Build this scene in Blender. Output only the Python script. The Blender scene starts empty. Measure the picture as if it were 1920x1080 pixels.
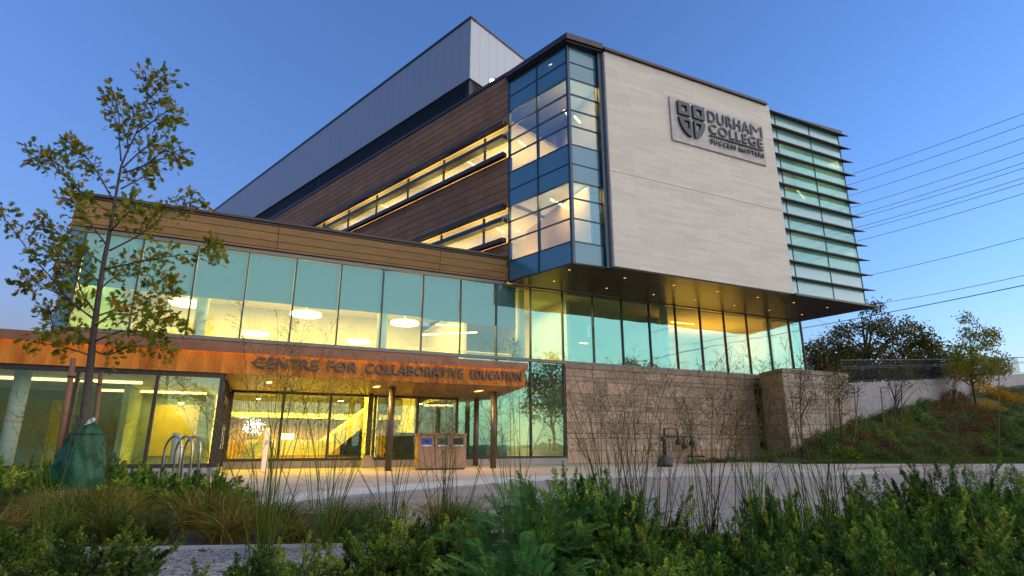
import bpy, math, random
import numpy as np
from mathutils import Vector, Matrix

S = bpy.context.scene
COL = S.collection
R = math.radians

# ------------------------------------------------------------------ camera
cam = bpy.data.cameras.new('camera')
cam_ob = bpy.data.objects.new('camera', cam)
COL.objects.link(cam_ob)
S.camera = cam_ob
cam.sensor_width = 36
FOC = 1075.0
PITCH = R(15.25)
EYE = 0.94
cam.lens = FOC / 1920 * 36
cam.clip_start = 0.05
cam.clip_end = 6000
cam_ob.location = (0, 0, EYE)
cam_ob.rotation_euler = (R(90) + PITCH, 0, 0)

# ------------------------------------------------------------------ dusk sky, last glow of the sun, exposure
SUN_AZ, SUN_EL = 86.0, -0.8
W = bpy.data.worlds.new('World')
S.world = W
W.use_nodes = True
_nt = W.node_tree
_bg = _nt.nodes['Background']
_sky = _nt.nodes.new('ShaderNodeTexSky')
_sky.sky_type = 'NISHITA'
_sky.sun_disc = False
_sky.sun_elevation = R(SUN_EL)
_sky.sun_rotation = R(SUN_AZ)
_sky.air_density = 1.0
_sky.dust_density = 1.0
_sky.ozone_density = 3.0
_nt.links.new(_sky.outputs[0], _bg.inputs[0])
_bg.inputs[1].default_value = 0.15

sun = bpy.data.lights.new('sun', 'SUN')
sun.energy = 0.165
sun.angle = R(100)
sun.color = (1.0, 0.90, 0.70)
sun_ob = bpy.data.objects.new('sun', sun)
COL.objects.link(sun_ob)
sun_ob.location = (60, 20, 30)
GLOW_AZ, GLOW_EL = R(115), R(30)
_sd = Vector((math.sin(GLOW_AZ) * math.cos(GLOW_EL), math.cos(GLOW_AZ) * math.cos(GLOW_EL), math.sin(GLOW_EL)))
sun_ob.rotation_euler = (-_sd).to_track_quat('-Z', 'Y').to_euler()

vs = S.view_settings
vs.view_transform = 'Standard'
vs.look = 'None'
vs.exposure = 4.15
vs.gamma = 1
S.cycles.use_denoising = True
S.cycles.max_bounces = 10
S.cycles.transparent_max_bounces = 24
S.cycles.diffuse_bounces = 3
S.cycles.glossy_bounces = 4
S.cycles.sample_clamp_indirect = 1.5

# ------------------------------------------------------------------ helpers: tags and meshes
def tag(o, label=None, cat=None, group=None, kind=None):
    if label: o['label'] = label
    if cat: o['category'] = cat
    if group: o['group'] = group
    if kind: o['kind'] = kind
    return o

def empty(name, loc=(0, 0, 0), rz=0.0):
    o = bpy.data.objects.new(name, None)
    o.empty_display_size = 0.3
    COL.objects.link(o)
    o.location = loc
    o.rotation_euler = (0, 0, rz)
    return o

def link(name, me, mats, parent=None, loc=None, rz=None):
    o = bpy.data.objects.new(name, me)
    COL.objects.link(o)
    if mats is not None and len(me.materials) == 0:
        for m in (mats if isinstance(mats, (list, tuple)) else [mats]):
            me.materials.append(m)
    if parent is not None: o.parent = parent
    if loc is not None: o.location = loc
    if rz is not None: o.rotation_euler = (0, 0, rz)
    return o

class Frame:
    """plan frame: origin, running direction, outward normal"""
    def __init__(s, o, d, n):
        s.o, s.d, s.n = o, d, n
    def __call__(s, a, n, z):
        return (s.o[0] + a * s.d[0] + n * s.n[0], s.o[1] + a * s.d[1] + n * s.n[1], z)

class MB:
    """collects faces for one mesh object"""
    def __init__(s):
        s.v, s.f, s.r, s.m = [], [], [], []
        s.smooth = False
    def face(s, pts, rnd=0.0, mi=0):
        k = len(s.v)
        s.v += [tuple(p) for p in pts]
        s.f.append(tuple(range(k, k + len(pts))))
        s.r.append(rnd); s.m.append(mi)
    def _solid(s, lo, hi, rnd, mi):
        n = len(lo)
        k = len(s.v)
        s.v += [tuple(p) for p in lo] + [tuple(p) for p in hi]
        fs = [tuple(k + i for i in reversed(range(n))), tuple(k + n + i for i in range(n))]
        fs += [(k + i, k + (i + 1) % n, k + n + (i + 1) % n, k + n + i) for i in range(n)]
        s.f += fs; s.r += [rnd] * len(fs); s.m += [mi] * len(fs)
    def box(s, x0, x1, y0, y1, z0, z1, rnd=0.0, mi=0):
        p = [(x0, y0), (x1, y0), (x1, y1), (x0, y1)]
        s._solid([(a, b, z0) for a, b in p], [(a, b, z1) for a, b in p], rnd, mi)
    def fbox(s, F, a0, a1, n0, n1, z0, z1, rnd=0.0, mi=0):
        p = [(a0, n0), (a1, n0), (a1, n1), (a0, n1)]
        s._solid([F(a, n, z0) for a, n in p], [F(a, n, z1) for a, n in p], rnd, mi)
    def prism(s, poly, z0, z1, rnd=0.0, mi=0):
        s._solid([(a, b, z0) for a, b in poly], [(a, b, z1) for a, b in poly], rnd, mi)
    def tube(s, pts, rad, n=8, rnd=0.0, mi=0, caps=True):
        pts = [Vector(p) for p in pts]
        if not isinstance(rad, (list, tuple)): rad = [rad] * len(pts)
        k = len(s.v)
        ref = None
        for i, p in enumerate(pts):
            t = (pts[min(i + 1, len(pts) - 1)] - pts[max(i - 1, 0)]).normalized()
            if ref is None:
                ref = Vector((1, 0, 0)) if abs(t.x) < 0.8 else Vector((0, 1, 0))
            b = t.cross(ref).normalized(); ref = b.cross(t).normalized()
            for j in range(n):
                a = 2 * math.pi * j / n
                q = p + (ref * math.cos(a) + b * math.sin(a)) * rad[i]
                s.v.append(tuple(q))
        for i in range(len(pts) - 1):
            for j in range(n):
                s.f.append((k + i * n + j, k + i * n + (j + 1) % n, k + (i + 1) * n + (j + 1) % n, k + (i + 1) * n + j))
                s.r.append(rnd); s.m.append(mi)
        if caps:
            s.f.append(tuple(k + j for j in reversed(range(n)))); s.r.append(rnd); s.m.append(mi)
            s.f.append(tuple(k + (len(pts) - 1) * n + j for j in range(n))); s.r.append(rnd); s.m.append(mi)
    def lathe(s, c, prof, n=16, rnd=0.0, mi=0):
        k = len(s.v)
        for r, z in prof:
            for j in range(n):
                a = 2 * math.pi * j / n
                s.v.append((c[0] + r * math.cos(a), c[1] + r * math.sin(a), c[2] + z))
        for i in range(len(prof) - 1):
            for j in range(n):
                s.f.append((k + i * n + j, k + i * n + (j + 1) % n, k + (i + 1) * n + (j + 1) % n, k + (i + 1) * n + j))
                s.r.append(rnd); s.m.append(mi)
        s.f.append(tuple(k + j for j in reversed(range(n)))); s.r.append(rnd); s.m.append(mi)
        s.f.append(tuple(k + (len(prof) - 1) * n + j for j in range(n))); s.r.append(rnd); s.m.append(mi)
    def mesh(s, name):
        me = bpy.data.meshes.new(name)
        me.from_pydata(s.v, [], s.f)
        if any(s.r):
            at = me.attributes.new('rnd', 'FLOAT', 'FACE')
            at.data.foreach_set('value', np.array(s.r, dtype=np.float32))
        if any(s.m):
            me.polygons.foreach_set('material_index', np.array(s.m, dtype=np.int32))
        if s.smooth:
            me.polygons.foreach_set('use_smooth', np.ones(len(s.f), dtype=bool))
        me.update()
        return me
    def build(s, name, mats, parent=None, loc=None, rz=None, bevel=0.0):
        o = link(name, s.mesh(name), mats, parent, loc, rz)
        if bevel:
            b = o.modifiers.new('bevel', 'BEVEL'); b.width = bevel; b.segments = 2; b.limit_method = 'ANGLE'
        return o

# ------------------------------------------------------------------ helpers: materials
def new_mat(name):
    m = bpy.data.materials.new(name)
    m.use_nodes = True
    return m, m.node_tree, m.node_tree.nodes['Principled BSDF']

def N(nt, t, **kw):
    n = nt.nodes.new(t)
    for k, v in kw.items():
        if k.startswith('i_'): n.inputs[k[2:].replace('_', ' ')].default_value = v
        else: setattr(n, k, v)
    return n

def surf(name, col, rough=0.6, metal=0.0, var=0.12, scale=3.0, rnd=0.0, bump=0.0, bscale=40.0, spec=0.5, stretch=None, col2=None):
    """plain surface with soft mottling, optional per-piece tint and fine bump"""
    m, nt, b = new_mat(name)
    L = nt.links.new
    tc = N(nt, 'ShaderNodeTexCoord')
    src = tc.outputs['Object']
    if stretch:
        mp = N(nt, 'ShaderNodeMapping'); mp.inputs['Scale'].default_value = stretch
        L(src, mp.inputs[0]); src = mp.outputs[0]
    nz = N(nt, 'ShaderNodeTexNoise'); nz.inputs['Scale'].default_value = scale; nz.inputs['Detail'].default_value = 6; nz.inputs['Roughness'].default_value = 0.65
    L(src, nz.inputs['Vector'])
    rp = N(nt, 'ShaderNodeValToRGB')
    c2 = col2 or col
    lo = tuple(c * (1 - var * 1.6) for c in col) + (1,)
    hi = tuple(min(1, c * (1 + var * 1.6)) for c in c2) + (1,)
    rp.color_ramp.elements[0].position = 0.3; rp.color_ramp.elements[0].color = lo
    rp.color_ramp.elements[1].position = 0.7; rp.color_ramp.elements[1].color = hi
    L(nz.outputs['Fac'], rp.inputs[0])
    out = rp.outputs[0]
    if rnd:
        at = N(nt, 'ShaderNodeAttribute', attribute_name='rnd')
        mr = N(nt, 'ShaderNodeMapRange'); mr.inputs['To Min'].default_value = 1 - rnd; mr.inputs['To Max'].default_value = 1 + rnd
        L(at.outputs['Fac'], mr.inputs[0])
        mx = N(nt, 'ShaderNodeMix', data_type='RGBA', blend_type='MULTIPLY'); mx.inputs[0].default_value = 1
        cb = N(nt, 'ShaderNodeCombineColor')
        for i in range(3): L(mr.outputs[0], cb.inputs[i])
        L(out, mx.inputs[6]); L(cb.outputs[0], mx.inputs[7]); out = mx.outputs[2]
    L(out, b.inputs['Base Color'])
    b.inputs['Roughness'].default_value = rough
    b.inputs['Metallic'].default_value = metal
    b.inputs['Specular IOR Level'].default_value = spec
    if bump:
        n2 = N(nt, 'ShaderNodeTexNoise'); n2.inputs['Scale'].default_value = bscale; n2.inputs['Detail'].default_value = 5
        L(src, n2.inputs['Vector'])
        bp = N(nt, 'ShaderNodeBump'); bp.inputs['Strength'].default_value = bump; bp.inputs['Distance'].default_value = 0.02
        L(n2.outputs['Fac'], bp.inputs['Height']); L(bp.outputs[0], b.inputs['Normal'])
    return m

def glass(name, tint, refl, base=0.12, power=4.0, dirt=0.0):
    """one-sheet architectural glass: clear tint plus mirror, stronger at a grazing look"""
    m, nt, b = new_mat(name)
    nt.nodes.remove(b)
    L = nt.links.new
    out = nt.nodes['Material Output']
    lw = N(nt, 'ShaderNodeLayerWeight'); lw.inputs['Blend'].default_value = 0.5
    pw = N(nt, 'ShaderNodeMath', operation='POWER'); pw.inputs[1].default_value = power
    L(lw.outputs['Facing'], pw.inputs[0])
    ma = N(nt, 'ShaderNodeMath', operation='MULTIPLY_ADD'); ma.inputs[1].default_value = 0.9 - base; ma.inputs[2].default_value = base
    L(pw.outputs[0], ma.inputs[0])
    tr = N(nt, 'ShaderNodeBsdfTransparent'); tr.inputs[0].default_value = tint + (1,)
    gl = N(nt, 'ShaderNodeBsdfGlossy'); gl.inputs['Color'].default_value = refl + (1,); gl.inputs['Roughness'].default_value = 0.0
    # slight waviness of the sheets
    tc = N(nt, 'ShaderNodeTexCoord'); nz = N(nt, 'ShaderNodeTexNoise'); nz.inputs['Scale'].default_value = 0.7; nz.inputs['Detail'].default_value = 1
    L(tc.outputs['Object'], nz.inputs['Vector'])
    bp = N(nt, 'ShaderNodeBump'); bp.inputs['Strength'].default_value = 0.13; bp.inputs['Distance'].default_value = 0.05
    L(nz.outputs['Fac'], bp.inputs['Height']); L(bp.outputs[0], gl.inputs['Normal'])
    mx = N(nt, 'ShaderNodeMixShader')
    L(ma.outputs[0], mx.inputs[0]); L(tr.outputs[0], mx.inputs[1]); L(gl.outputs[0], mx.inputs[2])
    last = mx.outputs[0]
    if dirt:
        df = N(nt, 'ShaderNodeBsdfDiffuse'); df.inputs[0].default_value = (0.25, 0.52, 0.56, 1)
        m2 = N(nt, 'ShaderNodeMixShader'); m2.inputs[0].default_value = dirt
        L(last, m2.inputs[1]); L(df.outputs[0], m2.inputs[2]); last = m2.outputs[0]
    L(last, out.inputs[0])
    return m

def emit(name, col, power):
    m, nt, b = new_mat(name)
    b.inputs['Base Color'].default_value = (0.8, 0.8, 0.8, 1)
    b.inputs['Emission Color'].default_value = col + (1,)
    b.inputs['Emission Strength'].default_value = power * 1.45
    return m

def rows_mat(name, col, sx, sz, rough, mortar=0.5, var=0.1, msize=0.004, off=0.5):
    """thin coursed stone, running along local x"""
    m, nt, b = new_mat(name)
    L = nt.links.new
    tc = N(nt, 'ShaderNodeTexCoord'); sp = N(nt, 'ShaderNodeSeparateXYZ'); cb = N(nt, 'ShaderNodeCombineXYZ')
    L(tc.outputs['Object'], sp.inputs[0]); L(sp.outputs[0], cb.inputs[0]); L(sp.outputs[2], cb.inputs[1])
    br = N(nt, 'ShaderNodeTexBrick', offset=off)
    br.inputs['Scale'].default_value = 1.0
    br.inputs['Brick Width'].default_value = sx; br.inputs['Row Height'].default_value = sz
    br.inputs['Mortar Size'].default_value = msize; br.inputs['Mortar Smooth'].default_value = 0.3
    br.inputs['Color1'].default_value = tuple(c * (1 - var) for c in col) + (1,)
    br.inputs['Color2'].default_value = tuple(c * (1 + var) for c in col) + (1,)
    br.inputs['Mortar'].default_value = tuple(c * mortar for c in col) + (1,)
    L(cb.outputs[0], br.inputs['Vector'])
    nz = N(nt, 'ShaderNodeTexNoise'); nz.inputs['Scale'].default_value = 0.6; nz.inputs['Detail'].default_value = 7; nz.inputs['Roughness'].default_value = 0.7
    L(tc.outputs['Object'], nz.inputs['Vector'])
    mr = N(nt, 'ShaderNodeMapRange'); mr.inputs['From Min'].default_value = 0.3; mr.inputs['From Max'].default_value = 0.7; mr.inputs['To Min'].default_value = 0.94; mr.inputs['To Max'].default_value = 1.05
    L(nz.outputs['Fac'], mr.inputs[0])
    cc = N(nt, 'ShaderNodeCombineColor')
    for i in range(3): L(mr.outputs[0], cc.inputs[i])
    mx = N(nt, 'ShaderNodeMix', data_type='RGBA', blend_type='MULTIPLY'); mx.inputs[0].default_value = 1
    L(br.outputs['Color'], mx.inputs[6]); L(cc.outputs[0], mx.inputs[7])
    L(mx.outputs[2], b.inputs['Base Color'])
    b.inputs['Roughness'].default_value = rough
    bp = N(nt, 'ShaderNodeBump'); bp.inputs['Strength'].default_value = 0.3; bp.inputs['Distance'].default_value = 0.01
    L(br.outputs['Fac'], bp.inputs['Height']); bp.invert = True; L(bp.outputs[0], b.inputs['Normal'])
    return m

def leafmat(name, cols, trans=0.35, rough=0.55):
    """foliage: colour picked per leaf along a ramp by the leaf's own random number"""
    m, nt, b = new_mat(name)
    L = nt.links.new
    at = N(nt, 'ShaderNodeAttribute', attribute_name='rnd')
    rp = N(nt, 'ShaderNodeValToRGB')
    el = rp.color_ramp.elements
    while len(el) < len(cols): el.new(0.5)
    for i, (p, c) in enumerate(cols):
        el[i].position = p; el[i].color = c + (1,)
    L(at.outputs['Fac'], rp.inputs[0])
    oi = N(nt, 'ShaderNodeObjectInfo')
    hv = N(nt, 'ShaderNodeHueSaturation')
    mr = N(nt, 'ShaderNodeMapRange'); mr.inputs['To Min'].default_value = 0.75; mr.inputs['To Max'].default_value = 1.3
    L(oi.outputs['Random'], mr.inputs[0]); L(mr.outputs[0], hv.inputs['Value'])
    L(rp.outputs[0], hv.inputs['Color'])
    L(hv.outputs[0], b.inputs['Base Color'])
    b.inputs['Roughness'].default_value = rough
    b.inputs['Specular IOR Level'].default_value = 0.12
    if trans:
        tl = N(nt, 'ShaderNodeBsdfTranslucent'); L(hv.outputs[0], tl.inputs[0])
        mx = N(nt, 'ShaderNodeMixShader'); mx.inputs[0].default_value = trans
        L(b.outputs[0], mx.inputs[1]); L(tl.outputs[0], mx.inputs[2])
        L(mx.outputs[0], nt.nodes['Material Output'].inputs[0])
    return m

M = {}
M['stone'] = rows_mat('pale_limestone', (0.66, 0.60, 0.485), 1.5, 0.17, 0.75, mortar=0.76, var=0.07)
M['stone_edge'] = surf('limestone_edge', (0.5, 0.46, 0.42), 0.7)
M['block'] = surf('tan_limestone_block', (0.45, 0.315, 0.20), 0.8, var=0.10, scale=1.5, rnd=0.2, bump=0.05, bscale=25)
M['block_grey'] = surf('grey_limestone_block', (0.42, 0.33, 0.25), 0.8, var=0.08, scale=1.5, rnd=0.26, bump=0.05, bscale=25)
M['brown'] = surf('brown_terracotta_panel', (0.36, 0.19, 0.10), 0.62, spec=0.12, var=0.10, scale=1.2, rnd=0.13, stretch=(1, 1, 0.3))
M['brown_goldlit'] = surf('brown_panel_goldlit', (0.27, 0.16, 0.066), 0.62, spec=0.12, var=0.10, scale=1.2, rnd=0.08, stretch=(0.6, 0.6, 2))  # same brown cladding, golden reflected light put into its colour
M['joint'] = surf('joint_backing', (0.02, 0.014, 0.01), 0.8)
M['corten'] = surf('rusted_copper_fascia', (0.50, 0.135, 0.018), 0.6, metal=0.0, spec=0.15, var=0.22, scale=2.0, stretch=(1.4, 1.4, 0.25), col2=(0.64, 0.22, 0.03))
M['corten_lip'] = surf('dull_copper_lip', (0.26, 0.11, 0.055), 0.5, metal=0.25, var=0.15, scale=2.0)
M['bronze'] = surf('dark_bronze_trim', (0.055, 0.042, 0.038), 0.42, metal=0.5, var=0.1)
M['mullion'] = surf('dark_blue_mullion', (0.035, 0.06, 0.085), 0.4, metal=0.3, var=0.05)
M['frame_grey'] = surf('grey_aluminium_frame', (0.16, 0.15, 0.14), 0.4, metal=0.5, var=0.05)
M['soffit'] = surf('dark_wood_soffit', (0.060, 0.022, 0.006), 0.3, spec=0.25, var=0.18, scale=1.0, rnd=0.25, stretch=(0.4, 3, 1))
M['soffit2'] = surf('canopy_wood_soffit', (0.30, 0.135, 0.03), 0.45, var=0.12, scale=1.0, rnd=0.12, stretch=(3, 0.5, 1))
M['louver'] = surf('charcoal_louver', (0.035, 0.035, 0.04), 0.5, metal=0.4)
M['concrete'] = surf('pale_concrete', (0.31, 0.29, 0.28), 0.85, var=0.1, scale=1.6, bump=0.1, bscale=60)
M['wall_warm'] = surf('interior_concrete', (0.62, 0.56, 0.46), 0.8, var=0.07, scale=0.8)
M['wall_tan'] = surf('interior_tan_wall', (0.46, 0.33, 0.2), 0.8, var=0.07, scale=0.8)
M['wall_white'] = surf('interior_white', (0.72, 0.70, 0.66), 0.7, var=0.03)
M['ceiling'] = surf('interior_ceiling', (0.55, 0.47, 0.34), 0.8, var=0.05)
M['floor'] = surf('interior_floor', (0.3, 0.27, 0.23), 0.35, var=0.06)
M['dark'] = surf('dark_furniture', (0.03, 0.03, 0.034), 0.5)
M['blind'] = surf('grey_roller_blind', (0.13, 0.24, 0.25), 0.9, var=0.02, scale=0.5)
M['column'] = surf('grey_painted_steel', (0.085, 0.075, 0.07), 0.4, metal=0.3, var=0.05)
M['letter'] = surf('charcoal_letter', (0.045, 0.048, 0.052), 0.4, metal=0.4, var=0.04)
M['steel'] = surf('brushed_steel', (0.55, 0.55, 0.54), 0.28, metal=0.9, var=0.04)
M['spandrel'] = glass('teal_spandrel_tmp', (0.1, 0.2, 0.22), (0.55, 0.9, 1.0))
M['glass'] = glass('clear_teal_glass', (0.88, 0.965, 0.93), (0.62, 1.0, 0.95), base=0.07, power=3.5)
M['glass_strip'] = glass('reflective_teal_glass', (0.80, 0.93, 0.88), (0.40, 0.84, 0.74), base=0.19, power=3.0, dirt=0.02)
M['glass_corner'] = glass('blue_corner_glass', (0.80, 0.92, 0.93), (0.5, 0.85, 1.0), base=0.09, power=3.0, dirt=0.06)

def spandrel_mat(name, col):
    m, nt, b = new_mat(name)
    b.inputs['Base Color'].default_value = col + (1,)
    b.inputs['Roughness'].default_value = 0.3
    b.inputs['Coat Weight'].default_value = 0.8
    b.inputs['Coat Roughness'].default_value = 0.02
    return m
M['spandrel'] = spandrel_mat('blue_spandrel_glass', (0.045, 0.19, 0.25))
M['spandrel2'] = spandrel_mat('green_spandrel_glass', (0.22, 0.47, 0.43))
M['frit'] = glass('fritted_green_glass', (0.72, 0.9, 0.84), (0.7, 1.0, 0.92), base=0.12, power=3.0, dirt=0.42)

def ribbed(name, col, rough, metal, freq):
    m, nt, b = new_mat(name)
    L = nt.links.new
    tc = N(nt, 'ShaderNodeTexCoord')
    uv = N(nt, 'ShaderNodeUVMap')
    wv = N(nt, 'ShaderNodeTexWave', wave_type='BANDS', bands_direction='X', wave_profile='SAW'); wv.inputs['Scale'].default_value = freq; wv.inputs['Distortion'].default_value = 0
    L(uv.outputs[0], wv.inputs['Vector'])
    rp = N(nt, 'ShaderNodeValToRGB'); rp.color_ramp.elements[0].position = 0.06; rp.color_ramp.elements[1].position = 0.12
    rp.color_ramp.elements[0].color = tuple(c * 0.84 for c in col) + (1,); rp.color_ramp.elements[1].color = col + (1,)
    L(wv.outputs['Fac'], rp.inputs[0]); L(rp.outputs[0], b.inputs['Base Color'])
    bp = N(nt, 'ShaderNodeBump'); bp.inputs['Strength'].default_value = 0.15; bp.inputs['Distance'].default_value = 0.02
    L(rp.outputs[0], bp.inputs['Height']); L(bp.outputs[0], b.inputs['Normal'])
    b.inputs['Roughness'].default_value = rough; b.inputs['Metallic'].default_value = metal
    return m
M['penthouse'] = ribbed('ribbed_silver_cladding', (0.36, 0.38, 0.40), 0.5, 0.3, 1.0)

LAMP_Y = (1.0, 0.70, 0.12)      # lobby and studio lamps
LAMP_O = (1.0, 0.55, 0.14)      # outdoor soffit lamps
M['lamp_disc'] = emit('round_lamp_glow', (1.0, 0.8, 0.36), 0.26)
M['lamp_line'] = emit('linear_lamp_glow', (1.0, 0.62, 0.2), 0.16)
M['lamp_out'] = emit('canopy_lamp_glow', (1.0, 0.52, 0.12), 0.3)
M['lamp_down'] = emit('downlight_glow', (1.0, 0.5, 0.2), 0.055)
M['led'] = emit('led_strip_glow', (1.0, 0.6, 0.15), 0.2)
M['flood'] = emit('flood_lamp_glow', (1.0, 0.62, 0.12), 1.2)
M['screen'] = emit('blue_screen_glow', (0.35, 0.45, 1.0), 0.06)

def area(name, loc, sx, sy, power, col, parent=None, rot=(0, 0, 0)):
    l = bpy.data.lights.new(name, 'AREA'); l.shape = 'RECTANGLE'; l.size = sx; l.size_y = sy
    l.energy = power * 1.45; l.color = col
    o = bpy.data.objects.new(name, l); COL.objects.link(o)
    if parent: o.parent = parent
    o.location = loc; o.rotation_euler = rot
    return o

# ================================================================== THE COLLEGE BUILDING (local frame: x along the street front, y into the building)
ROT = R(90 - 64.6)
P0 = (2.71, 29.98, 0.0)
BLD = empty('college_building', P0, ROT)
tag(BLD, 'four storey college building in pale stone, brown panels and lit teal glass', 'building')
F0 = Frame((0, 0), (1, 0), (0, -1))                     # street front, n grows towards the street
GL, GC = (-3.34, -0.34), (-2.0, -4.45)                  # glass corner: inner end and street corner
_l = math.hypot(GL[0] - GC[0], GL[1] - GC[1])
dC = ((GL[0] - GC[0]) / _l, (GL[1] - GC[1]) / _l)
FC = Frame(GC, dC, (-dC[1], dC[0]))                     # left flank of the glass corner
_a = R(135.7) - ROT
dB = (math.cos(_a), math.sin(_a))
FB = Frame(GL, dB, (-dB[1], dB[0]))                     # long brown flank
rng = random.Random(7)

def world(p):
    c, s = math.cos(ROT), math.sin(ROT)
    return (P0[0] + p[0] * c - p[1] * s, P0[1] + p[0] * s + p[1] * c, p[2])

UK = [-0.02 + 1.93 * k for k in range(-11, 10)] + [18.5]   # mullion lines of the street front
ZF = 8.93                                                  # underside of the overhang

# ---- overhanging volume: core, soffit, roof
mb = MB()
mb.prism([(-3.0, -0.2), (-1.72, -4.1), (18.3, -4.25), (17.8, 14), (-3.0, 14)], ZF + 0.05, 9.25)
mb.prism([(-3.0, -0.2), (-1.72, -4.1), (18.3, -4.25), (17.8, 14), (-3.0, 14)], 13.5, 14.1)
mb.prism([(-3.2, -0.3), (-1.9, -4.3), (18.5, -4.4), (18.0, 14), (-3.2, 14)], 20.3, 20.6)
mb.build('floor_slab', M['wall_white'], BLD)

mb = MB()
soff = [(-3.34, -0.32), (-2.02, -4.47), (0.02, -4.6), (0.02, -4.78), (12.0, -4.78), (12.0, -4.72), (19.23, -4.98), (18.55, 0.0)]
# planks as strips across the overhang
def clip_strip(poly, y0, y1):
    def cut(pl, f, keep):
        out = []
        for i in range(len(pl)):
            a, b = pl[i], pl[(i + 1) % len(pl)]
            fa, fb = f(a), f(b)
            if keep(fa): out.append(a)
            if keep(fa) != keep(fb):
                t = fa / (fa - fb); out.append((a[0] + t * (b[0] - a[0]), a[1] + t * (b[1] - a[1])))
        return out
    p = cut(poly, lambda q: q[1] - y0, lambda v: v >= 0)
    return cut(p, lambda q: q[1] - y1, lambda v: v <= 0) if len(p) > 2 else []
y = -5.0
while y < 0:
    p = clip_strip(soff, y + 0.006, y + 0.244)
    if len(p) > 2: mb.prism(p, ZF, ZF + 0.03, rng.random())
    y += 0.25
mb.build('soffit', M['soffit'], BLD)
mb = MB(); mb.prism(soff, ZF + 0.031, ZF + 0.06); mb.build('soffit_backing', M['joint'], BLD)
mb = MB()
mb.fbox(F0, 12.04, 19.1, 4.6, 4.95, ZF - 0.02, ZF + 0.09)
mb.build('soffit_edge', M['bronze'], BLD)
for u in (-1.7, 1.5, 4.6, 7.6, 10.6, 13.5, 16.4):
    for v, du in ((3.6, 0), (1.6, 0.3)):
        m_ = MB(); m_.lathe((u + du, -v, ZF - 0.012), [(0.085, 0), (0.085, 0.014)], 12); d_ = m_.build('downlight', M['frame_grey'], BLD)
        m_ = MB(); m_.lathe((u + du, -v, ZF - 0.018), [(0.06, 0), (0.06, 0.004)], 12); m_.build('lens', M['lamp_down'], d_)

# ---- pale stone wall
mb = MB()
mb.box(0.04, 12.02, -4.83, -4.35, 9.0, 20.75)
stone = mb.build('stone_wall', M['stone'], BLD)
mb = MB(); mb.box(0.0, 0.039, -4.80, -4.36, 8.98, 20.72); mb.build('stone_return', M['stone_edge'], BLD)
mb = MB(); mb.box(0.05, 12.0, -4.836, -4.832, 13.899, 13.912); mb.build('expansion_joint', M['joint'], BLD)
mb = MB(); mb.box(0.0, 11.75, -4.98, -4.2, 20.76, 20.86); mb.box(0.0, 11.75, -4.90, -4.2, 20.86, 21.0); mb.build('coping', M['bronze'], BLD, bevel=0.01)
mb = MB(); mb.box(-0.25, -0.005, -4.62, -4.3, ZF, 20.75); mb.build('corner_post', M['mullion'], BLD)

# ---- glazed corner
ZR = [20.66, 19.75, 18.8, 17.89, 17.0, 16.11, 15.08, 14.04, 13.11, 12.24, 11.21, 10.06, 8.98]
SP = {0, 1, 6, 7, 11}
FR = Frame(GC, (1, 0.02), (0.02, -1))                   # narrow right flank of the corner
cw = empty('glass_corner'); cw.parent = BLD
for F, cuts in ((FC, [0.0, 2.17, _l]), (FR, [0.0, 1.76])):
    for a0, a1 in zip(cuts, cuts[1:]):
        for i in range(12):
            m_ = MB(); m_.fbox(F, a0 + 0.03, a1 - 0.03, -0.03, -0.01, ZR[i + 1] + 0.02, ZR[i] - 0.02)
            m_.build('spandrel_pane' if i in SP else 'window_pane', M['spandrel'] if i in SP else M['glass_corner'], cw)
mb = MB()
for F, cuts, e in ((FC, [0.0, 2.17, _l], _l), (FR, [0.0, 1.76], 1.76)):
    for a in cuts: mb.fbox(F, a - 0.035, a + 0.035, -0.14, 0.035, 8.96, 20.72)
    for z in ZR: mb.fbox(F, 0.036, e - 0.036, -0.10, 0.02, z - 0.022, z + 0.022)
mb.build('mullion_frame', M['mullion'], cw)
mb = MB()
mb.prism([GL[:1] + (GL[1] + 0.1,), (-3.52, -0.45), (-2.13, -4.68), (-0.05, -4.75), (-0.05, -4.3), (-1.8, -4.2), (-3.1, -0.2)], 20.74, 20.84)
mb.prism([(-3.34, -0.1), (-3.60, -0.45), (-2.2, -4.78), (-0.05, -4.85), (-0.05, -4.3), (-1.8, -4.2), (-3.1, -0.1)], 20.845, 21.17)
mb.build('coping', M['bronze'], BLD)

# ---- finned block at the right
FIN = [20.52 - 0.957 * i for i in range(12)]
fb = empty('finned_bay'); fb.parent = BLD
zt = [20.62] + FIN[1:] + [9.02]
UB = [12.03, 12.72, 15.75, 18.58]
for i in range(12):
    lo, hi = (FIN[i + 1] if i < 11 else 9.03), FIN[i]
    for j in range(3):
        m_ = MB(); m_.fbox(F0, UB[j] + 0.02, UB[j + 1] - 0.02, 4.55, 4.57, lo + 0.01, hi - 0.01)
        sp_ = i in (0, 1, 6, 10, 11) or j == 0
        m_.build('spandrel_pane' if sp_ else 'window_pane', M['spandrel2'] if sp_ else M['frit'], fb) if j < 2 or not sp_ else m_.build('end_pane', M['spandrel2'], fb)
    m_ = MB(); m_.prism([(12.03, -4.6), (12.03, -4.90), (19.25, -4.90), (18.62, -4.6)], FIN[i] - 0.028, FIN[i] + 0.028)
    m_.build('sun_fin', M['bronze'], fb)
mb = MB()
for u in UB[1:3]: mb.fbox(F0, u - 0.02, u + 0.02, 4.5, 4.6, 9.0, 20.5)
mb.fbox(F0, 18.56, 18.62, 4.4, 4.598, 9.0, 20.5)
mb.build('mullion_frame', M['mullion'], fb)
mb = MB(); mb.prism([(12.03, -4.5), (18.75, -4.8), (18.7, -3.9), (12.03, -3.9)], 20.62, 20.84); mb.build('coping', M['bronze'], BLD)
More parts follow.
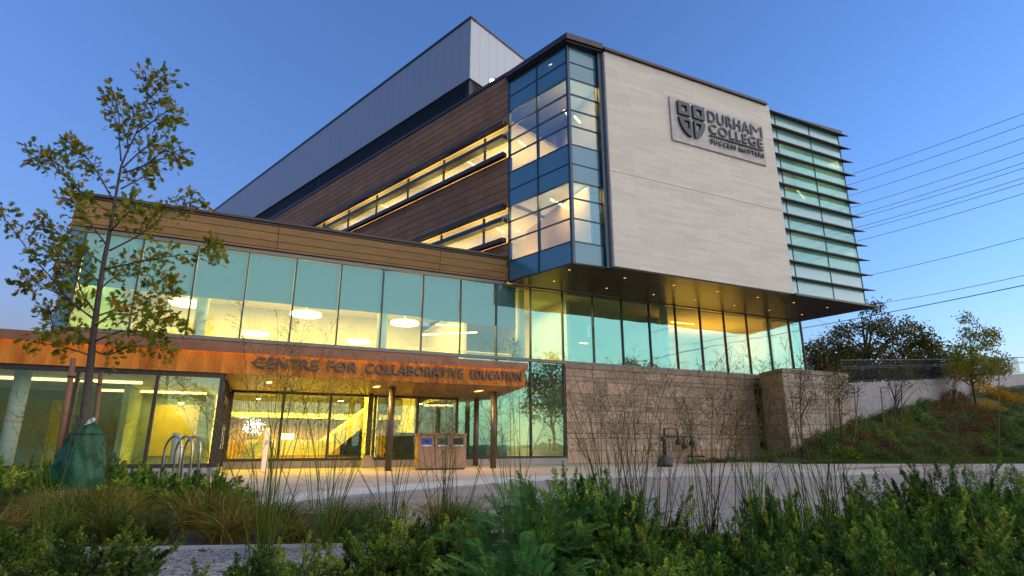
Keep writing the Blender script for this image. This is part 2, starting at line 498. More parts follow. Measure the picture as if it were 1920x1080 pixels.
mb = MB(); mb.prism([(18.5, -4.4), (18.58, -4.4), (18.08, 14), (18.0, 14)], 9.0, 20.6); mb.build('side_wall', M['spandrel2'], BLD)

# ---- rooms behind the corner, stone and fins
mb = MB()
mb.box(-0.6, -0.5, -3.9, 3.0, 9.3, 13.4); mb.box(1.1, 1.2, -3.9, 2.5, 14.2, 20.2)
mb.fbox(FB, -3.5, 0.3, -5.2, -5.0, 9.3, 20.2)
mb.box(12.0, 18.2, -1.2, -1.1, 9.3, 20.2); mb.box(12.1, 12.2, -4.3, -1.3, 9.3, 20.2)
mb.build('interior_wall', M['wall_tan'], BLD)
def lamp_line(a, b, w=0.12, name='ceiling_light', mat='lamp_line'):
    m_ = MB(); m_.tube([a, b], w / 2, 6); return m_.build(name, M[mat], BLD)
def on_frame(px, py, F, n=0.0):
    """point (building frame) where the look through px, py meets the upright plane n of frame F"""
    x = (px - 960) / FOC; yy = -(py - 540) / FOC
    d = Vector((x, math.cos(PITCH) - yy * math.sin(PITCH), math.sin(PITCH) + yy * math.cos(PITCH)))
    c, s_ = math.cos(-ROT), math.sin(-ROT)
    o = Vector((-P0[0], -P0[1], EYE)); o = Vector((o.x * c - o.y * s_, o.x * s_ + o.y * c, o.z)); d = Vector((d.x * c - d.y * s_, d.x * s_ + d.y * c, d.z))
    b = Vector((F.o[0] + n * F.n[0], F.o[1] + n * F.n[1], 0)); nn = Vector((F.n[0], F.n[1], 0))
    return tuple(o + d * ((b - o).dot(nn) / d.dot(nn)))
for x0, y0, x1, y1, n in ((1057, 206, 1067, 219, -0.7), (972, 264, 985, 274, -0.7), (1043, 379, 1065, 391, -0.7), (1033, 374, 1038, 377, -0.7), (968, 434, 973, 433, -0.5)):
    lamp_line(on_frame(x0, y0, FC, n), on_frame(x1, y1, FC, n - 0.3), 0.11)
lamp_line(on_frame(1077, 218, F0, 3.6), on_frame(1088, 230, F0, 3.4), 0.11)
lamp_line(on_frame(1495, 357, F0, 3.9), on_frame(1508, 372, F0, 3.7), 0.11)

# ---- long brown flank with two window bands
mb = MB(); bk = MB(); LB = 46.0
VJ = [-1.72, 2.02, 5.74, 9.46, 13.2, 17.0, 20.8, 24.6, 28.4, 32.2, 36.0, 39.8, 43.6, LB]
for z0, z1, n in ((18.26, 21.2, 7), (13.28, 16.07, 6), (9.9, 11.12, 3)):
    h = (z1 - z0) / n
    for i in range(n):
        for a0, a1 in zip(VJ, VJ[1:]):
            a0 = max(a0, 0.05)
            mb.fbox(FB, a0 + 0.012, a1 - 0.012, -0.04, 0.0, z0 + i * h + 0.014, z0 + (i + 1) * h - 0.014, rng.random())
    mb.build('brown_cladding', M['brown'], BLD); mb = MB()
    bk.fbox(FB, 0.04, LB, -0.3, -0.045, z0, z1)
bk.build('cladding_backing', M['joint'], BLD)
mb = MB(); mb.fbox(FB, 0.1, LB, -0.4, 0.06, 21.215, 21.42); mb.build('coping', M['bronze'], BLD)
for zs, zm, zh in ((16.08, 17.15, 18.0), (11.13, 12.24, 13.03)):
    wb = empty('window_band'); wb.parent = BLD
    m_ = MB()
    m_.fbox(FB, 0.18, LB, 0.0, 0.34, zh, zh + 0.24); m_.fbox(FB, 0.18, LB, -0.05, 0.34, zm, zm + 0.24); m_.fbox(FB, 0.18, LB, 0.0, 0.30, zs, zs + 0.24)
    m_.build('sun_fin', M['bronze'], wb)
    for a0, a1 in zip(VJ, VJ[1:]):
        fr = MB()
        a0c = max(a0, 0.1)
        g = MB(); g.fbox(FB, a0c + 0.04, a1 - 0.04, -0.09, -0.07, zs + 0.245, zm - 0.005); g.fbox(FB, a0c + 0.04, a1 - 0.04, -0.09, -0.07, zm + 0.245, zh - 0.005)
        g.build('window_pane', M['glass_corner'], wb)
        g = MB(); g.fbox(FB, a0c + 0.05, a1 - 0.05, -0.32, -0.28, zm + 0.1, zh - 0.14); g.build('light_shelf', M['wall_white'], wb)
        fr.fbox(FB, a1 - 0.035, a1 + 0.035, -0.14, -0.02, zs + 0.242, zm - 0.002); fr.fbox(FB, a1 - 0.035, a1 + 0.035, -0.14, -0.02, zm + 0.242, zh - 0.002); fr.build('mullion', M['mullion'], wb)
mb = MB()
mb.fbox(FB, 0.2, LB, -5.1, -5.0, 9.5, 20.9)
mb.build('interior_wall', M['wall_warm'], BLD)
mb = MB()
mb.fbox(FB, 0.2, LB, -4.99, -0.31, 18.3, 18.5); mb.fbox(FB, 0.2, LB, -4.99, -0.31, 13.35, 13.55)
mb.build('ceiling', M['ceiling'], BLD)
mb = MB(); mb.fbox(FB, 0.2, LB, -4.99, -0.31, 15.0, 15.2); mb.fbox(FB, 0.2, LB, -4.99, -0.31, 10.0, 10.2); mb.build('interior_floor', M['floor'], BLD)
for x0, y0, x1, y1 in ((872, 300, 893, 312), (712, 384, 736, 391), (928, 425, 945, 436), (830, 463, 852, 470)):
    lamp_line(on_frame(x0, y0, FB, -0.5), on_frame(x1, y1, FB, -0.9), 0.11)
lamp_line(on_frame(868, 471, FB, -0.6), on_frame(944, 445, FB, -0.6), 0.07)
for s_ in (2.5, 8, 14, 20):
    area('room_fill', FB(s_, -2.4, 16.0), 4, 2.4, 15, (1.0, 0.58, 0.2), BLD, (R(180), 0, 0)); area('room_fill', FB(s_, -2.4, 11.0), 4, 2.4, 15, (1.0, 0.58, 0.2), BLD, (R(180), 0, 0))  # unseen lamps facing up, added to brighten the band ceilings
area('room_fill', (-1.4, -2.4, 20.2), 2, 2, 11, LAMP_O, BLD); area('room_fill', (-1.4, -2.4, 13.4), 1.6, 2.4, 10, LAMP_O, BLD)
area('room_fill', (14.6, -2.8, 20.2), 2.4, 1.4, 24, (1.0, 0.6, 0.34), BLD); area('room_fill', (14.6, -2.8, 13.4), 2.4, 1.4, 12, (1.0, 0.6, 0.34), BLD)

# ---- silver penthouse over charcoal louvers
SB = 1.2
pc = FB(4.8, -SB, 0)
_d = R(50) - ROT
FD = Frame((pc[0], pc[1]), (math.cos(_d), math.sin(_d)), (math.sin(_d), -math.cos(_d)))
pq = [FB(4.8, -SB, 0)[:2], FD(14, 0, 0)[:2]]
far = FB(60, -SB, 0)[:2]
farr = (far[0] + 14 * FD.d[0], far[1] + 14 * FD.d[1])
me = bpy.data.meshes.new('penthouse_shell')
zb_, zt_ = 24.0, 28.6
P = [pq[0], pq[1], farr, far]
V_ = [(x, y, z) for z in (zb_, zt_) for x, y in P]
F_ = [(0, 1, 5, 4), (1, 2, 6, 5), (2, 3, 7, 6), (3, 0, 4, 7), (3, 2, 1, 0), (4, 5, 6, 7)]
me.from_pydata(V_, [], F_)
uvl = me.uv_layers.new(name='uv')
for poly in me.polygons:
    for li in poly.loop_indices:
        v = me.vertices[me.loops[li].vertex_index].co
        a, b = [me.vertices[i].co for i in poly.vertices[:2]]
        uvl.data[li].uv = ((v - a).dot((b - a).normalized()) * 0.36, v.z * 0.3)
link('penthouse_shell', me, M['penthouse'], BLD)
mb = MB()
mb.fbox(FB, 4.72, 60.1, -SB - 0.4, -SB + 0.06, zt_ + 0.003, zt_ + 0.16)
mb.fbox(FD, 0.3, 14, -0.4, 0.06, zt_ + 0.003, zt_ + 0.155)
mb.build('penthouse_coping', M['bronze'], BLD)
mb = MB()
for i in range(14):
    z = 21.5 + i * 0.178
    mb.fbox(FB, 5.05, 59, -SB - 0.28, -SB - 0.14, z, z + 0.07)
    mb.fbox(FD, 0.22, 4, -0.28, -0.14, z, z + 0.07)
mb.fbox(FB, 5.0, 59, -SB - 0.5, -SB - 0.3, 21.0, 23.99); mb.fbox(FD, 0.2, 13, -0.5, -0.3, 21.0, 23.99)
for s_ in (4.93, 25.0, 45.0): mb.fbox(FB, s_, s_ + 0.12, -SB - 0.29, -SB - 0.1, 21.3, 23.99)
mb.build('louver', M['louver'], BLD)
mb = MB(); p_ = [FB(0.3, -0.2, 0)[:2], FB(58, -0.2, 0)[:2], (far[0] + 15, far[1] + 10), (14, 16), (0, 3)]; mb.prism(p_, 20.7, 20.95); mb.build('roof', M['louver'], BLD)
fl = MB(); fl.fbox(FB, 1.5, 1.75, -0.5, -0.25, 21.7, 21.9); fl.tube([FB(1.62, -0.4, 21.3), FB(1.62, -0.4, 21.72)], 0.03); fo = fl.build('flood_light', M['bronze'], BLD)
fl = MB(); fl.lathe(FB(1.62, -0.22, 21.74), [(0.02, -0.12), (0.12, -0.08), (0.13, 0.02), (0.02, 0.1)], 12); fl.build('lens', M['flood'], fo)

# ---- street front: upper glazing of the wing and the strip under the overhang
uw = empty('ribbon_window'); uw.parent = BLD
m_ = MB(); m_.fbox(F0, -21.70, -21.285, -0.05, 0.02, 5.155, 8.875); m_.build('corner_pane', M['spandrel'], uw)
for a0, a1 in zip(UK, UK[1:]):
    m_ = MB(); m_.fbox(F0, a0 + 0.03, a1 - 0.03, -0.03, -0.01, 5.16, 8.87)
    m_.build('window_pane', M['glass'] if a0 < -3 else M['glass_strip'], uw)
mb = MB()
for u in UK: mb.fbox(F0, u - 0.032, u + 0.032, -0.06, 0.07, 5.15, 8.88)
mb.build('mullion_frame', M['mullion'], uw)
mb = MB(); mb.fbox(F0, -21.7, 18.55, -0.2, 0.09, 5.0, 5.149); mb.build('sill', M['frame_grey'], uw)
mb = MB(); mb.fbox(F0, -21.7, -3.35, -0.2, 0.07, 8.881, 9.05); mb.fbox(F0, -3.3, 18.55, -0.2, 0.06, 8.881, 8.929); mb.build('head_frame', M['frame_grey'], uw)
for a0, a1 in zip(UK[:10], UK[1:11]):
    if a0 > -4: break
    m_ = MB(); m_.fbox(F0, a0 + 0.04, a1 - 0.04, -0.10, -0.08, 6.75 + rng.uniform(-0.08, 0.06), 8.86); m_.build('roller_blind', M['blind'], uw)
m_ = MB(); m_.fbox(F0, -3.80, -2.75, -0.10, -0.08, 6.7, 8.86); m_.build('roller_blind', M['blind'], uw)

# ---- wing fascia: brown panels with golden reflected light in their colour
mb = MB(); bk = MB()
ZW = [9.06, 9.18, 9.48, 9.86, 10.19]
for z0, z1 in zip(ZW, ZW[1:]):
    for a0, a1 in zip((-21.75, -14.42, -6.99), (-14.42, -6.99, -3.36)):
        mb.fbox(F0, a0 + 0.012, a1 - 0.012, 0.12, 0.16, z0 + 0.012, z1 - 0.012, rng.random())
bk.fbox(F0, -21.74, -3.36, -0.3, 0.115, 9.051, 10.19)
mb.build('wing_fascia', M['brown_goldlit'], BLD); bk.build('cladding_backing', M['joint'], BLD)
mb = MB(); mb.fbox(F0, -21.9, -3.3, -0.3, 0.20, 10.2, 10.29); mb.fbox(F0, -22.0, -3.3, -0.3, 0.28, 10.291, 10.40); mb.build('coping', M['bronze'], BLD)
mb = MB(); mb.prism([(-21.7, 0.3), (-3.4, 0.3), FB(45, -0.3, 0)[:2], (-21.7, 17.5)], 10.0, 10.15); mb.build('roof', M['louver'], BLD)
mb = MB(); mb.box(-21.72, -21.62, 0.02, 17, 5.0, 10.1); mb.build('side_wall', M['spandrel'], BLD)

# ---- copper band and canopy
mb = MB(); mb.fbox(F0, -21.7, -5.9, -0.2, 0.05, 3.96, 4.999); mb.build('copper_band', M['corten_lip'], BLD)
mb = MB()
for i, (z0, z1) in enumerate(((4.80, 4.86), (4.90, 4.95))): mb.fbox(F0, -21.7, -5.9, 0.051, 0.10, z0, z1)
mb.build('band_trim', M['corten_lip'], BLD)
cn = empty('canopy'); cn.parent = BLD
CE = [(-26.0, -6.12), (-5.40, -6.12), (-4.1, -0.06), (-26.0, -0.06)]
mb = MB(); mb.prism(CE, 3.10, 3.90); mb.build('canopy_body', M['corten_lip'], cn)
mb = MB()
x = -26.0
while x < -5.5:
    x1 = min(x + 2.9, -5.385); mb.fbox(F0, x + 0.003, x1 - 0.003, 6.125, 6.17, 3.05, 3.74, rng.random()); x = x1
mb.prism([(-5.398, -6.12), (-5.36, -6.17), (-4.06, -0.06), (-4.097, -0.06)], 3.05, 3.74)
mb.build('fascia', M['corten'], cn)
mb = MB(); mb.prism([(-26.0, -6.29), (-5.30, -6.29), (-3.98, -0.06), (-26, -0.06)], 3.76, 3.95); mb.fbox(F0, -26, -5.33, 6.262, 6.289, 3.68, 3.759); mb.build('canopy_lip', M['corten_lip'], cn)
mb = MB(); mb.fbox(F0, -26, -5.5, 6.195, 6.255, 3.745, 3.759); mb.build('led_strip', M['led'], cn)
mb = MB(); yy = -26.0
while yy < -4.3:
    p = [(a, b) for a, b in clip_strip([(q[1], q[0]) for q in CE], yy + 0.006, yy + 0.594)]
    if len(p) > 2: mb.prism([(b, a) for a, b in reversed(p)], 3.05, 3.08, rng.random())
    yy += 0.6
mb.build('canopy_soffit', M['soffit2'], cn)
mb = MB(); mb.prism(CE, 3.081, 3.099); mb.build('soffit_backing', M['joint'], cn)
for u in (-14.3, -10.55, -6.4):
    m_ = MB(); m_.fbox(F0, u - 0.1, u + 0.1, 3.68, 4.32, 3.035, 3.049); h_ = m_.build('canopy_light', M['frame_grey'], cn)
    m_ = MB(); m_.fbox(F0, u - 0.08, u + 0.08, 3.7, 4.3, 3.025, 3.034); m_.build('lens', M['lamp_out'], h_)
    area('canopy_lamp', (u, -4.0, 3.01), 0.2, 0.6, 4.5, LAMP_O, BLD)
m_ = MB(); m_.fbox(F0, -11.6, -10.9, 2.2, 2.5, 3.04, 3.049); m_.build('vent', M['concrete'], cn)
for u, v, r in ((-9.97, 4.1, 0.12), (-5.56, 3.6, 0.12), (-5.1, 0.55, 0.12)):
    m_ = MB(); m_.smooth = True; m_.lathe((u, -v, 0.004), [(r, 0), (r, 3.04)], 20); m_.build('column', M['column'], cn)
m_ = MB(); m_.smooth = True; m_.lathe((-10.05, -0.75, 0.3), [(0.11, 0), (0.11, 2.74)], 20); c_ = m_.build('column', M['column'], cn)
m_ = MB(); m_.prism([(-10.33, -1.03), (-9.77, -1.03), (-9.77, -0.47), (-10.33, -0.47)], 0.004, 0.06); m_._solid([(-10.3, -1.0, 0.06), (-9.8, -1.0, 0.06), (-9.8, -0.5, 0.06), (-10.3, -0.5, 0.06)], [(-10.2, -0.9, 0.5), (-9.9, -0.9, 0.5), (-9.9, -0.6, 0.5), (-10.2, -0.6, 0.5)], 0, 0); m_.build('plinth', M['concrete'], c_)

# ---- ground floor glazing
gg = empty('storefront'); gg.parent = BLD
GU = [-15.43, -13.5, -11.6, -9.68, -7.75, -5.85]
for a0, a1 in zip(GU, GU[1:]):
    m_ = MB(); m_.fbox(F0, a0 + 0.04, a1 - 0.04, -0.03, -0.01, 0.42, 2.92); m_.build('window_pane', M['glass'], gg)
TU = [-5.85, -3.85, -1.96, -0.03]
for a0, a1 in zip(TU, TU[1:]):
    m_ = MB(); m_.fbox(F0, a0 + 0.04, a1 - 0.04, -0.03, -0.01, 0.42, 4.99); m_.build('window_pane', M['glass_strip'], gg)
mb = MB()
for u in GU: mb.fbox(F0, u - 0.045, u + 0.045, -0.15, 0.06, 0.40, 2.95)
for u in TU[1:]: mb.fbox(F0, u - 0.04, u + 0.04, -0.15, 0.06, 0.40, 4.99)
mb.fbox(F0, -15.6, 0.02, -0.15, 0.07, 0.28, 0.399)
mb.fbox(F0, -15.6, -5.8, -0.15, 0.06, 2.951, 3.049)
mb.build('mullion_frame', M['bronze'], gg)
mb = MB(); mb.fbox(F0, -15.6, 0.02, -0.3, 0.12, 0.0, 0.279); mb.fbox(F0, -26, -15.5, 5.9, 6.12, 0.0, 0.279); mb.build('base_kerb', M['concrete'], gg)
LU = [-25.1, -23.2, -21.3, -19.38, -17.45, -15.75]
for a0, a1 in zip(LU, LU[1:]):
    m_ = MB(); m_.fbox(F0, a0 + 0.04, a1 - 0.04, 6.02, 6.04, 0.42, 2.90); m_.build('window_pane', M['glass'], gg)
mb = MB()
for u in LU: mb.fbox(F0, u - 0.045, u + 0.045, 5.93, 6.08, 0.40, 2.91)
mb.fbox(F0, -26, -15.68, 5.93, 6.10, 0.28, 0.399); mb.fbox(F0, -26, -15.68, 5.93, 6.10, 2.911, 3.049)
mb.build('mullion_frame', M['bronze'], gg)
# doors in the return wall
FE = Frame((-15.72, -5.93), (0.035, 1), (1, -0.035))
for a0, a1 in ((0.15, 1.3), (1.4, 2.5), (2.6, 3.7), (3.8, 5.8)):
    if a1 < 3.9 and a0 > 1:
        d_ = MB()
        for q0, q1, z0, z1 in ((a0, a0 + 0.09, 0.1, 2.4), (a1 - 0.09, a1, 0.1, 2.4), (a0 + 0.091, a1 - 0.091, 0.1, 0.32), (a0 + 0.091, a1 - 0.091, 2.28, 2.4), (a0 + 0.091, a1 - 0.091, 1.05, 1.13)): d_.fbox(FE, q0, q1, -0.03, 0.03, z0, z1)
        dd = d_.build('door', M['bronze'], gg)
        m_ = MB(); m_.fbox(FE, a0 + 0.09, a1 - 0.09, -0.01, 0.0, 0.32, 2.28); m_.build('door_pane', M['glass'], dd)
        m_ = MB(); m_.tube([FE(a0 + 0.16, 0.09, 0.8), FE(a0 + 0.16, 0.09, 1.6)], 0.018, 8); m_.build('handle', M['steel'], dd)
    else:
        m_ = MB(); m_.fbox(FE, a0, a1, -0.03, -0.01, 0.42, 2.90); m_.build('window_pane', M['glass'], gg)
mb = MB()
for a in (0.1, 1.35, 2.55, 3.75, 5.85): mb.fbox(FE, a - 0.045, a + 0.045, -0.1, 0.05, 0.1, 2.95)
mb.fbox(FE, 0.1, 5.85, -0.1, 0.06, 2.951, 3.048); mb.fbox(FE, 1.4, 3.7, -0.09, 0.05, 2.41, 2.5)
mb.build('door_frame', M['bronze'], gg)

# ---- tan block wall under the strip, dark recess, projecting grey block
def ashlar(mb, F, a0, a1, n, z0, z1, seed):
    r = random.Random(seed); z = z0
    hs = [0.62, 0.62, 0.24, 0.55, 0.62, 0.24]; i = 0
    while z < z1 - 0.02:
        h = min(hs[i % 6], z1 - z)
        if z1 - (z + h) < 0.1: h = z1 - z
        a = a0 - r.uniform(0, 0.6) if i else a0
        while a < a1 - 0.01:
            w = r.choice((0.9, 1.2, 1.5, 1.8)); b0, b1 = max(a, a0), min(a + w, a1)
            if a1 - b1 < 0.15: b1 = a1
            if b1 - b0 > 0.02: mb.fbox(F, b0 + 0.008, b1 - 0.008, n - 0.06, n, z + 0.011, z + h - 0.011, r.random())
            a = max(b1, a + w) if b1 == a1 else a + w
        z += h; i += 1
mb = MB(); ashlar(mb, F0, 0.06, 13.48, 0.06, 0.0, 4.78, 3); w_ = mb.build('block_wall', M['block'], BLD)
mb = MB(); mb.fbox(F0, 0.03, 13.52, -0.3, 0.10, 4.79, 4.999); mb.build('wall_coping', M['block'], BLD)
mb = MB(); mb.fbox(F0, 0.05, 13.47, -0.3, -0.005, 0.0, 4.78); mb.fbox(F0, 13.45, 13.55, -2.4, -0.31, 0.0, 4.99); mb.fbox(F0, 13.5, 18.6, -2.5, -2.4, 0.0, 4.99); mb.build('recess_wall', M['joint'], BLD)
m_ = MB(); m_.fbox(F0, 13.7, 14.4, -2.39, -2.2, 0.1, 2.3); m_.build('service_door', M['dark'], BLD)
gb = empty('stone_pier'); gb.parent = BLD
FP = Frame((12.75, -2.85), (0.36, 0.93), (-0.93, 0.36))
mb = MB(); ashlar(mb, F0, 12.76, 18.40, 2.85, 0.0, 4.90, 9); mb.build('front_blocks', M['block_grey'], gb)
mb = MB(); ashlar(mb, FP, 0.0, 2.6, 0.03, 0.0, 4.90, 11); mb.build('side_blocks', M['block'], gb)
mb = MB(); q0 = FP(2.6, 0.02, 0)[:2]
mb.prism([(12.77, -2.78), (18.39, -2.78), (18.39, -0.4), q0], 0.0, 4.9); mb.build('pier_core', M['joint'], gb)
mb = MB(); mb.prism([(12.69, -2.90), (18.42, -2.90), (18.42, -0.4), (q0[0] - 0.06, q0[1])], 4.91, 5.15); mb.build('pier_cap', M['block_grey'], gb)

# ---- interior of the wing and the strip: floor, ceiling, walls, lamps
mb = MB(); mb.prism([(-21.6, 0.22), (18.4, 0.22), (18.4, 17), (-21.6, 17)], 4.6, 4.98); mb.build('interior_floor', M['floor'], BLD)
mb = MB(); mb.prism([(-3.4, 0.45), (18.4, 0.45), (18.4, 17), (-3.4, 17)], 8.90, 8.94); mb.prism([(-21.6, 0.45), (-3.41, 0.45), (-3.41, 17), (-21.6, 17)], 9.6, 9.7); mb.build('ceiling', M['ceiling'], BLD)
mb = MB()
mb.box(-21.6, 1.15, 14.6, 14.8, 4.98, 8.89); mb.box(-21.6, -3.45, 14.61, 14.8, 8.891, 9.59); mb.box(1.2, 1.4, 1.6, 16, 4.98, 8.89); mb.box(9.0, 9.15, 3.0, 12, 4.98, 8.89); mb.box(1.4, 18.3, 9.8, 10, 4.98, 8.89); mb.box(18.1, 18.2, 0.4, 9, 4.98, 8.89)
mb.box(-3.0, -2.8, 7, 16, 4.98, 8.89)
mb.build('interior_wall', M['wall_warm'], BLD)
mb = MB()
for k in range(60): mb.box(-7 + k * 0.13, -6.975 + k * 0.13, 5.0, 5.03, 5.0, 6.1)
mb.box(-7.05, 0.8, 4.98, 5.05, 6.1, 6.16); mb.build('balustrade', M['wall_white'], BLD)
for u, v in ((-18.0, 5.85), (-12.4, 6.0), (-7.0, 5.95), (-14.6, 13.2), (-8.2, 13.3)):
    m_ = MB(); m_.lathe((u, v, 7.6), [(0.8, 0), (0.8, 0.1)], 36); o_ = m_.build('pendant_light', M['lamp_disc'], BLD)
    m_ = MB(); m_.lathe((u, v, 7.701), [(0.81, 0), (0.81, 0.05)], 36); m_.tube([(u, v, 7.75), (u, v, 8.9)], 0.012, 6); m_.build('housing', M['wall_white'], o_)
for p, q in (((-5.7, 4.2, 7.35), (-4.4, 3.7, 7.35)), ((-5.6, 7.2, 7.3), (-2.9, 5.0, 7.3)), ((9.3, 2.2, 8.5), (11.2, 2.2, 8.5)), ((4.8, 6, 7.4), (5.4, 6, 7.4)), ((9.8, 5, 7.0), (11, 5, 6.5)), ((-20.8, 6.5, 7.3), (-20.2, 6.5, 7.3))):
    lamp_line(p, q, 0.09)
for u in (-18.5, -13, -7.5): area('studio_fill', (u, 7, 9.4), 3.5, 8, 84, (1.0, 0.66, 0.12), BLD)
area('studio_fill', (-1.0, 3.5, 8.7), 2.5, 4, 10, LAMP_Y, BLD)
area('studio_fill', (5.0, 5, 8.7), 5, 4, 2, LAMP_Y, BLD)
area('studio_fill', (13.5, 4, 6.3), 6, 3, 24, (1.0, 0.42, 0.05), BLD, (R(180), 0, 0))  # unseen uplight added to turn the strip ceiling orange
area('studio_fill', (13.5, 4, 8.7), 6, 3, 5, LAMP_O, BLD)
mb = MB()
for u in (-17.0, -9.4, -2.1, 7.6, 16.4): mb.smooth = True; mb.lathe((u, 0.9, 4.98), [(0.24, 0), (0.24, 3.9)], 20)
mb.build('interior_column', M['wall_white'], BLD)

# ---- ground floor interior: lobby with stair, side studio
mb = MB(); mb.prism([(-26, -5.9), (-15.6, -5.9), (-15.4, 0.3), (0, 0.3), (0, 14), (-26, 14)], 0.0, 0.1); mb.build('interior_floor', M['floor'], BLD)
mb = MB(); mb.box(-26, 0, 13.9, 14, 0.1, 4.6); mb.box(0.06, 0.2, 0.31, 14, 0.1, 4.6);  mb.box(-16.2, -16.05, 1.95, 9, 0.1, 4.6); mb.box(-6.2, -6.05, 6, 14, 0.1, 4.6)
mb.build('interior_wall', M['wall_warm'], BLD)
M['wall_sage'] = surf('sage_studio_wall', (0.30, 0.37, 0.29), 0.8, var=0.12, scale=0.7)
M['light_patch'] = surf('yellow_light_patch', (0.75, 0.58, 0.14), 0.7, var=0.06)  # glow of the lit studio patches, put into a yellow colour
mb = MB(); mb.box(-26, -16.2, 1.8, 1.95, 0.1, 2.97); mb.box(-18.9, -18.7, -1.5, 1.79, 0.1, 2.97); mb.build('studio_wall', M['wall_sage'], BLD)
mb = MB(); mb.box(-18.2, -16.6, 1.74, 1.79, 0.5, 2.5); mb.box(-21.6, -20.9, 1.74, 1.79, 0.1, 2.6); mb.box(-25.2, -24.4, 1.74, 1.79, 0.1, 2.6); mb.build('wall_panel', M['light_patch'], BLD)  # yellow boxes stand in for lit patches on the studio wall
lamp_line((-17.4, 1.5, 2.55), (-17.2, 1.5, 2.55), 0.1)
area('studio_fill', (-17.4, 0.9, 2.8), 1.2, 0.6, 1.6, LAMP_Y, BLD)  # small lamp added to brighten the yellow patch
mb = MB(); mb.box(-26, -15.75, -5.85, 1.79, 2.98, 3.04); mb.box(-5.7, 0, 1.2, 14, 3.15, 3.3); mb.build('ceiling', M['wall_white'], BLD)
mb = MB(); mb.box(-16, -6.3, 8.5, 13.8, 2.35, 2.6); mb.build('mezzanine', M['wall_warm'], BLD)
M['slat'] = surf('brown_wood_slat', (0.30, 0.16, 0.07), 0.6, var=0.1)
mb = MB()
for k in range(48): mb.box(-16 + k * 0.2, -15.9 + k * 0.2, 9.5, 9.58, 0.1, 2.34)
mb.box(-16, -6.3, 9.59, 9.65, 0.1, 2.34); mb.build('slatted_wall', M['slat'], BLD)
mb = MB(); mb.box(-9.5, -9.38, 0.4, 3.4, 0.1, 4.59); mb.build('interior_wall', M['wall_warm'], BLD)  # partition added to dim the lobby light right of the pier
mb = MB(); mb.prism([(-10.9, 3.75), (-8.5, 3.75), (-8.5, 5.38), (-10.9, 5.38)], 0.1, 0.42); mb.box(-10.2, -8.5, 5.4, 5.46, 0.1, 1.6); mb.build('stair_shade', M['dark'], BLD)  # dark boxes put in as the shade below the stair
st = empty('staircase'); st.parent = BLD
mb = MB()
pts = [(-14.6, 1.15), (-11.2, 1.15), (-8.4, 3.35), (-8.4, 2.65), (-11.0, 0.45), (-14.6, 0.45)]
for y0 in (3.6, 5.4):
    lo = [(a, y0, z) for a, z in pts]; hi = [(a, y0 + 0.12, z) for a, z in pts]; mb._solid(lo, hi, 0, 0)
pts2 = [(-15.2, 0.2), (-14.0, 1.3), (-14.0, 0.7), (-14.4, 0.15)]
mb._solid([(a, 2.6, z) for a, z in pts2], [(a, 2.72, z) for a, z in pts2], 0, 0)
mb.build('stringer', M['wall_warm'], st)
mb = MB()
for k in range(34):
    a = -14.6 + k * 0.1
    mb.box(a, a + 0.02, 3.64, 3.68, 1.15, 2.1)
for k in range(29):
    a = -11.2 + k * 0.1; z = 1.15 + (a + 11.2) / 2.8 * 2.2; mb.box(a, a + 0.02, 3.64, 3.68, z, z + 0.95)
for k in range(98):
    a = -16 + k * 0.1; mb.box(a, a + 0.018, 8.52, 8.55, 2.6, 3.5)
mb.box(-16, -6.3, 8.5, 8.57, 3.5, 3.56); mb.box(-14.6, -11.2, 3.62, 3.7, 2.1, 2.15)
mb._solid([(-11.2, 3.62, 2.1), (-8.4, 3.62, 4.3), (-8.4, 3.62, 4.35), (-11.2, 3.62, 2.15)], [(-11.2, 3.7, 2.1), (-8.4, 3.7, 4.3), (-8.4, 3.7, 4.35), (-11.2, 3.7, 2.15)], 0, 0)
mb.build('balustrade', M['column'], st)
mb = MB()
for k in range(12): a = -11.2 + k * 0.233; mb.box(a, a + 0.26, 3.73, 5.39, 1.0 + k * 0.183, 1.16 + k * 0.183)
mb.box(-14.6, -11.2, 3.73, 5.39, 1.0, 1.14); mb.build('tread', M['wall_warm'], st)
for u, v in ((-15.0, 7.5), (-13.4, 7.5), (-11.8, 7.2), (-10.4, 7.0), (-8.8, 6.8)): lamp_line((u, v, 2.28), (u + 0.9, v - 0.1, 2.28), 0.06)
for p, q in (((-9.0, 2.2, 3.6), (-8.6, 2.6, 3.7)), ((-6.4, 3.6, 2.9), (-5.0, 3.0, 2.9)), ((-22.5, -3, 2.93), (-18.2, -3, 2.93)), ((-20, 0.8, 2.93), (-16.4, 0.8, 2.93))): lamp_line(p, q, 0.09)
mb = MB(); mb.box(-8.0, -5.9, 3.0, 3.6, 0.1, 1.5); mb.box(-5.3, -4.2, 2.2, 2.7, 0.1, 2.0); mb.box(-3.8, -3.0, 3.2, 3.6, 0.1, 1.9); mb.box(-9.9, -8.6, 4.6, 5.0, 0.1, 0.9); mb.build('counter', M['dark'], BLD)
mb = MB(); mb.box(-13.0, -12.2, 8.2, 8.25, 0.9, 1.5); mb.build('screen', M['screen'], BLD)
mb = MB(); mb.smooth = True; mb.lathe((-3.1, 0.9, 0.1), [(0.22, 0), (0.22, 3.1)], 20); mb.lathe((-20.9, -4.9, 0.1), [(0.2, 0), (0.2, 2.9)], 20); mb.lathe((-16.9, -3.6, 0.1), [(0.14, 0), (0.14, 1.2)], 20); mb.build('interior_column', M['wall_white'], BLD)
area('lobby_lamp', (-13.5, 4.5, 4.45), 3, 4, 70, (1.0, 0.66, 0.05), BLD); area('lobby_lamp', (-10.6, 4.5, 4.45), 2.4, 4, 58, (1.0, 0.68, 0.04), BLD)
area('lobby_lamp', (-12, 10.8, 2.3), 6, 2, 14, LAMP_Y, BLD)
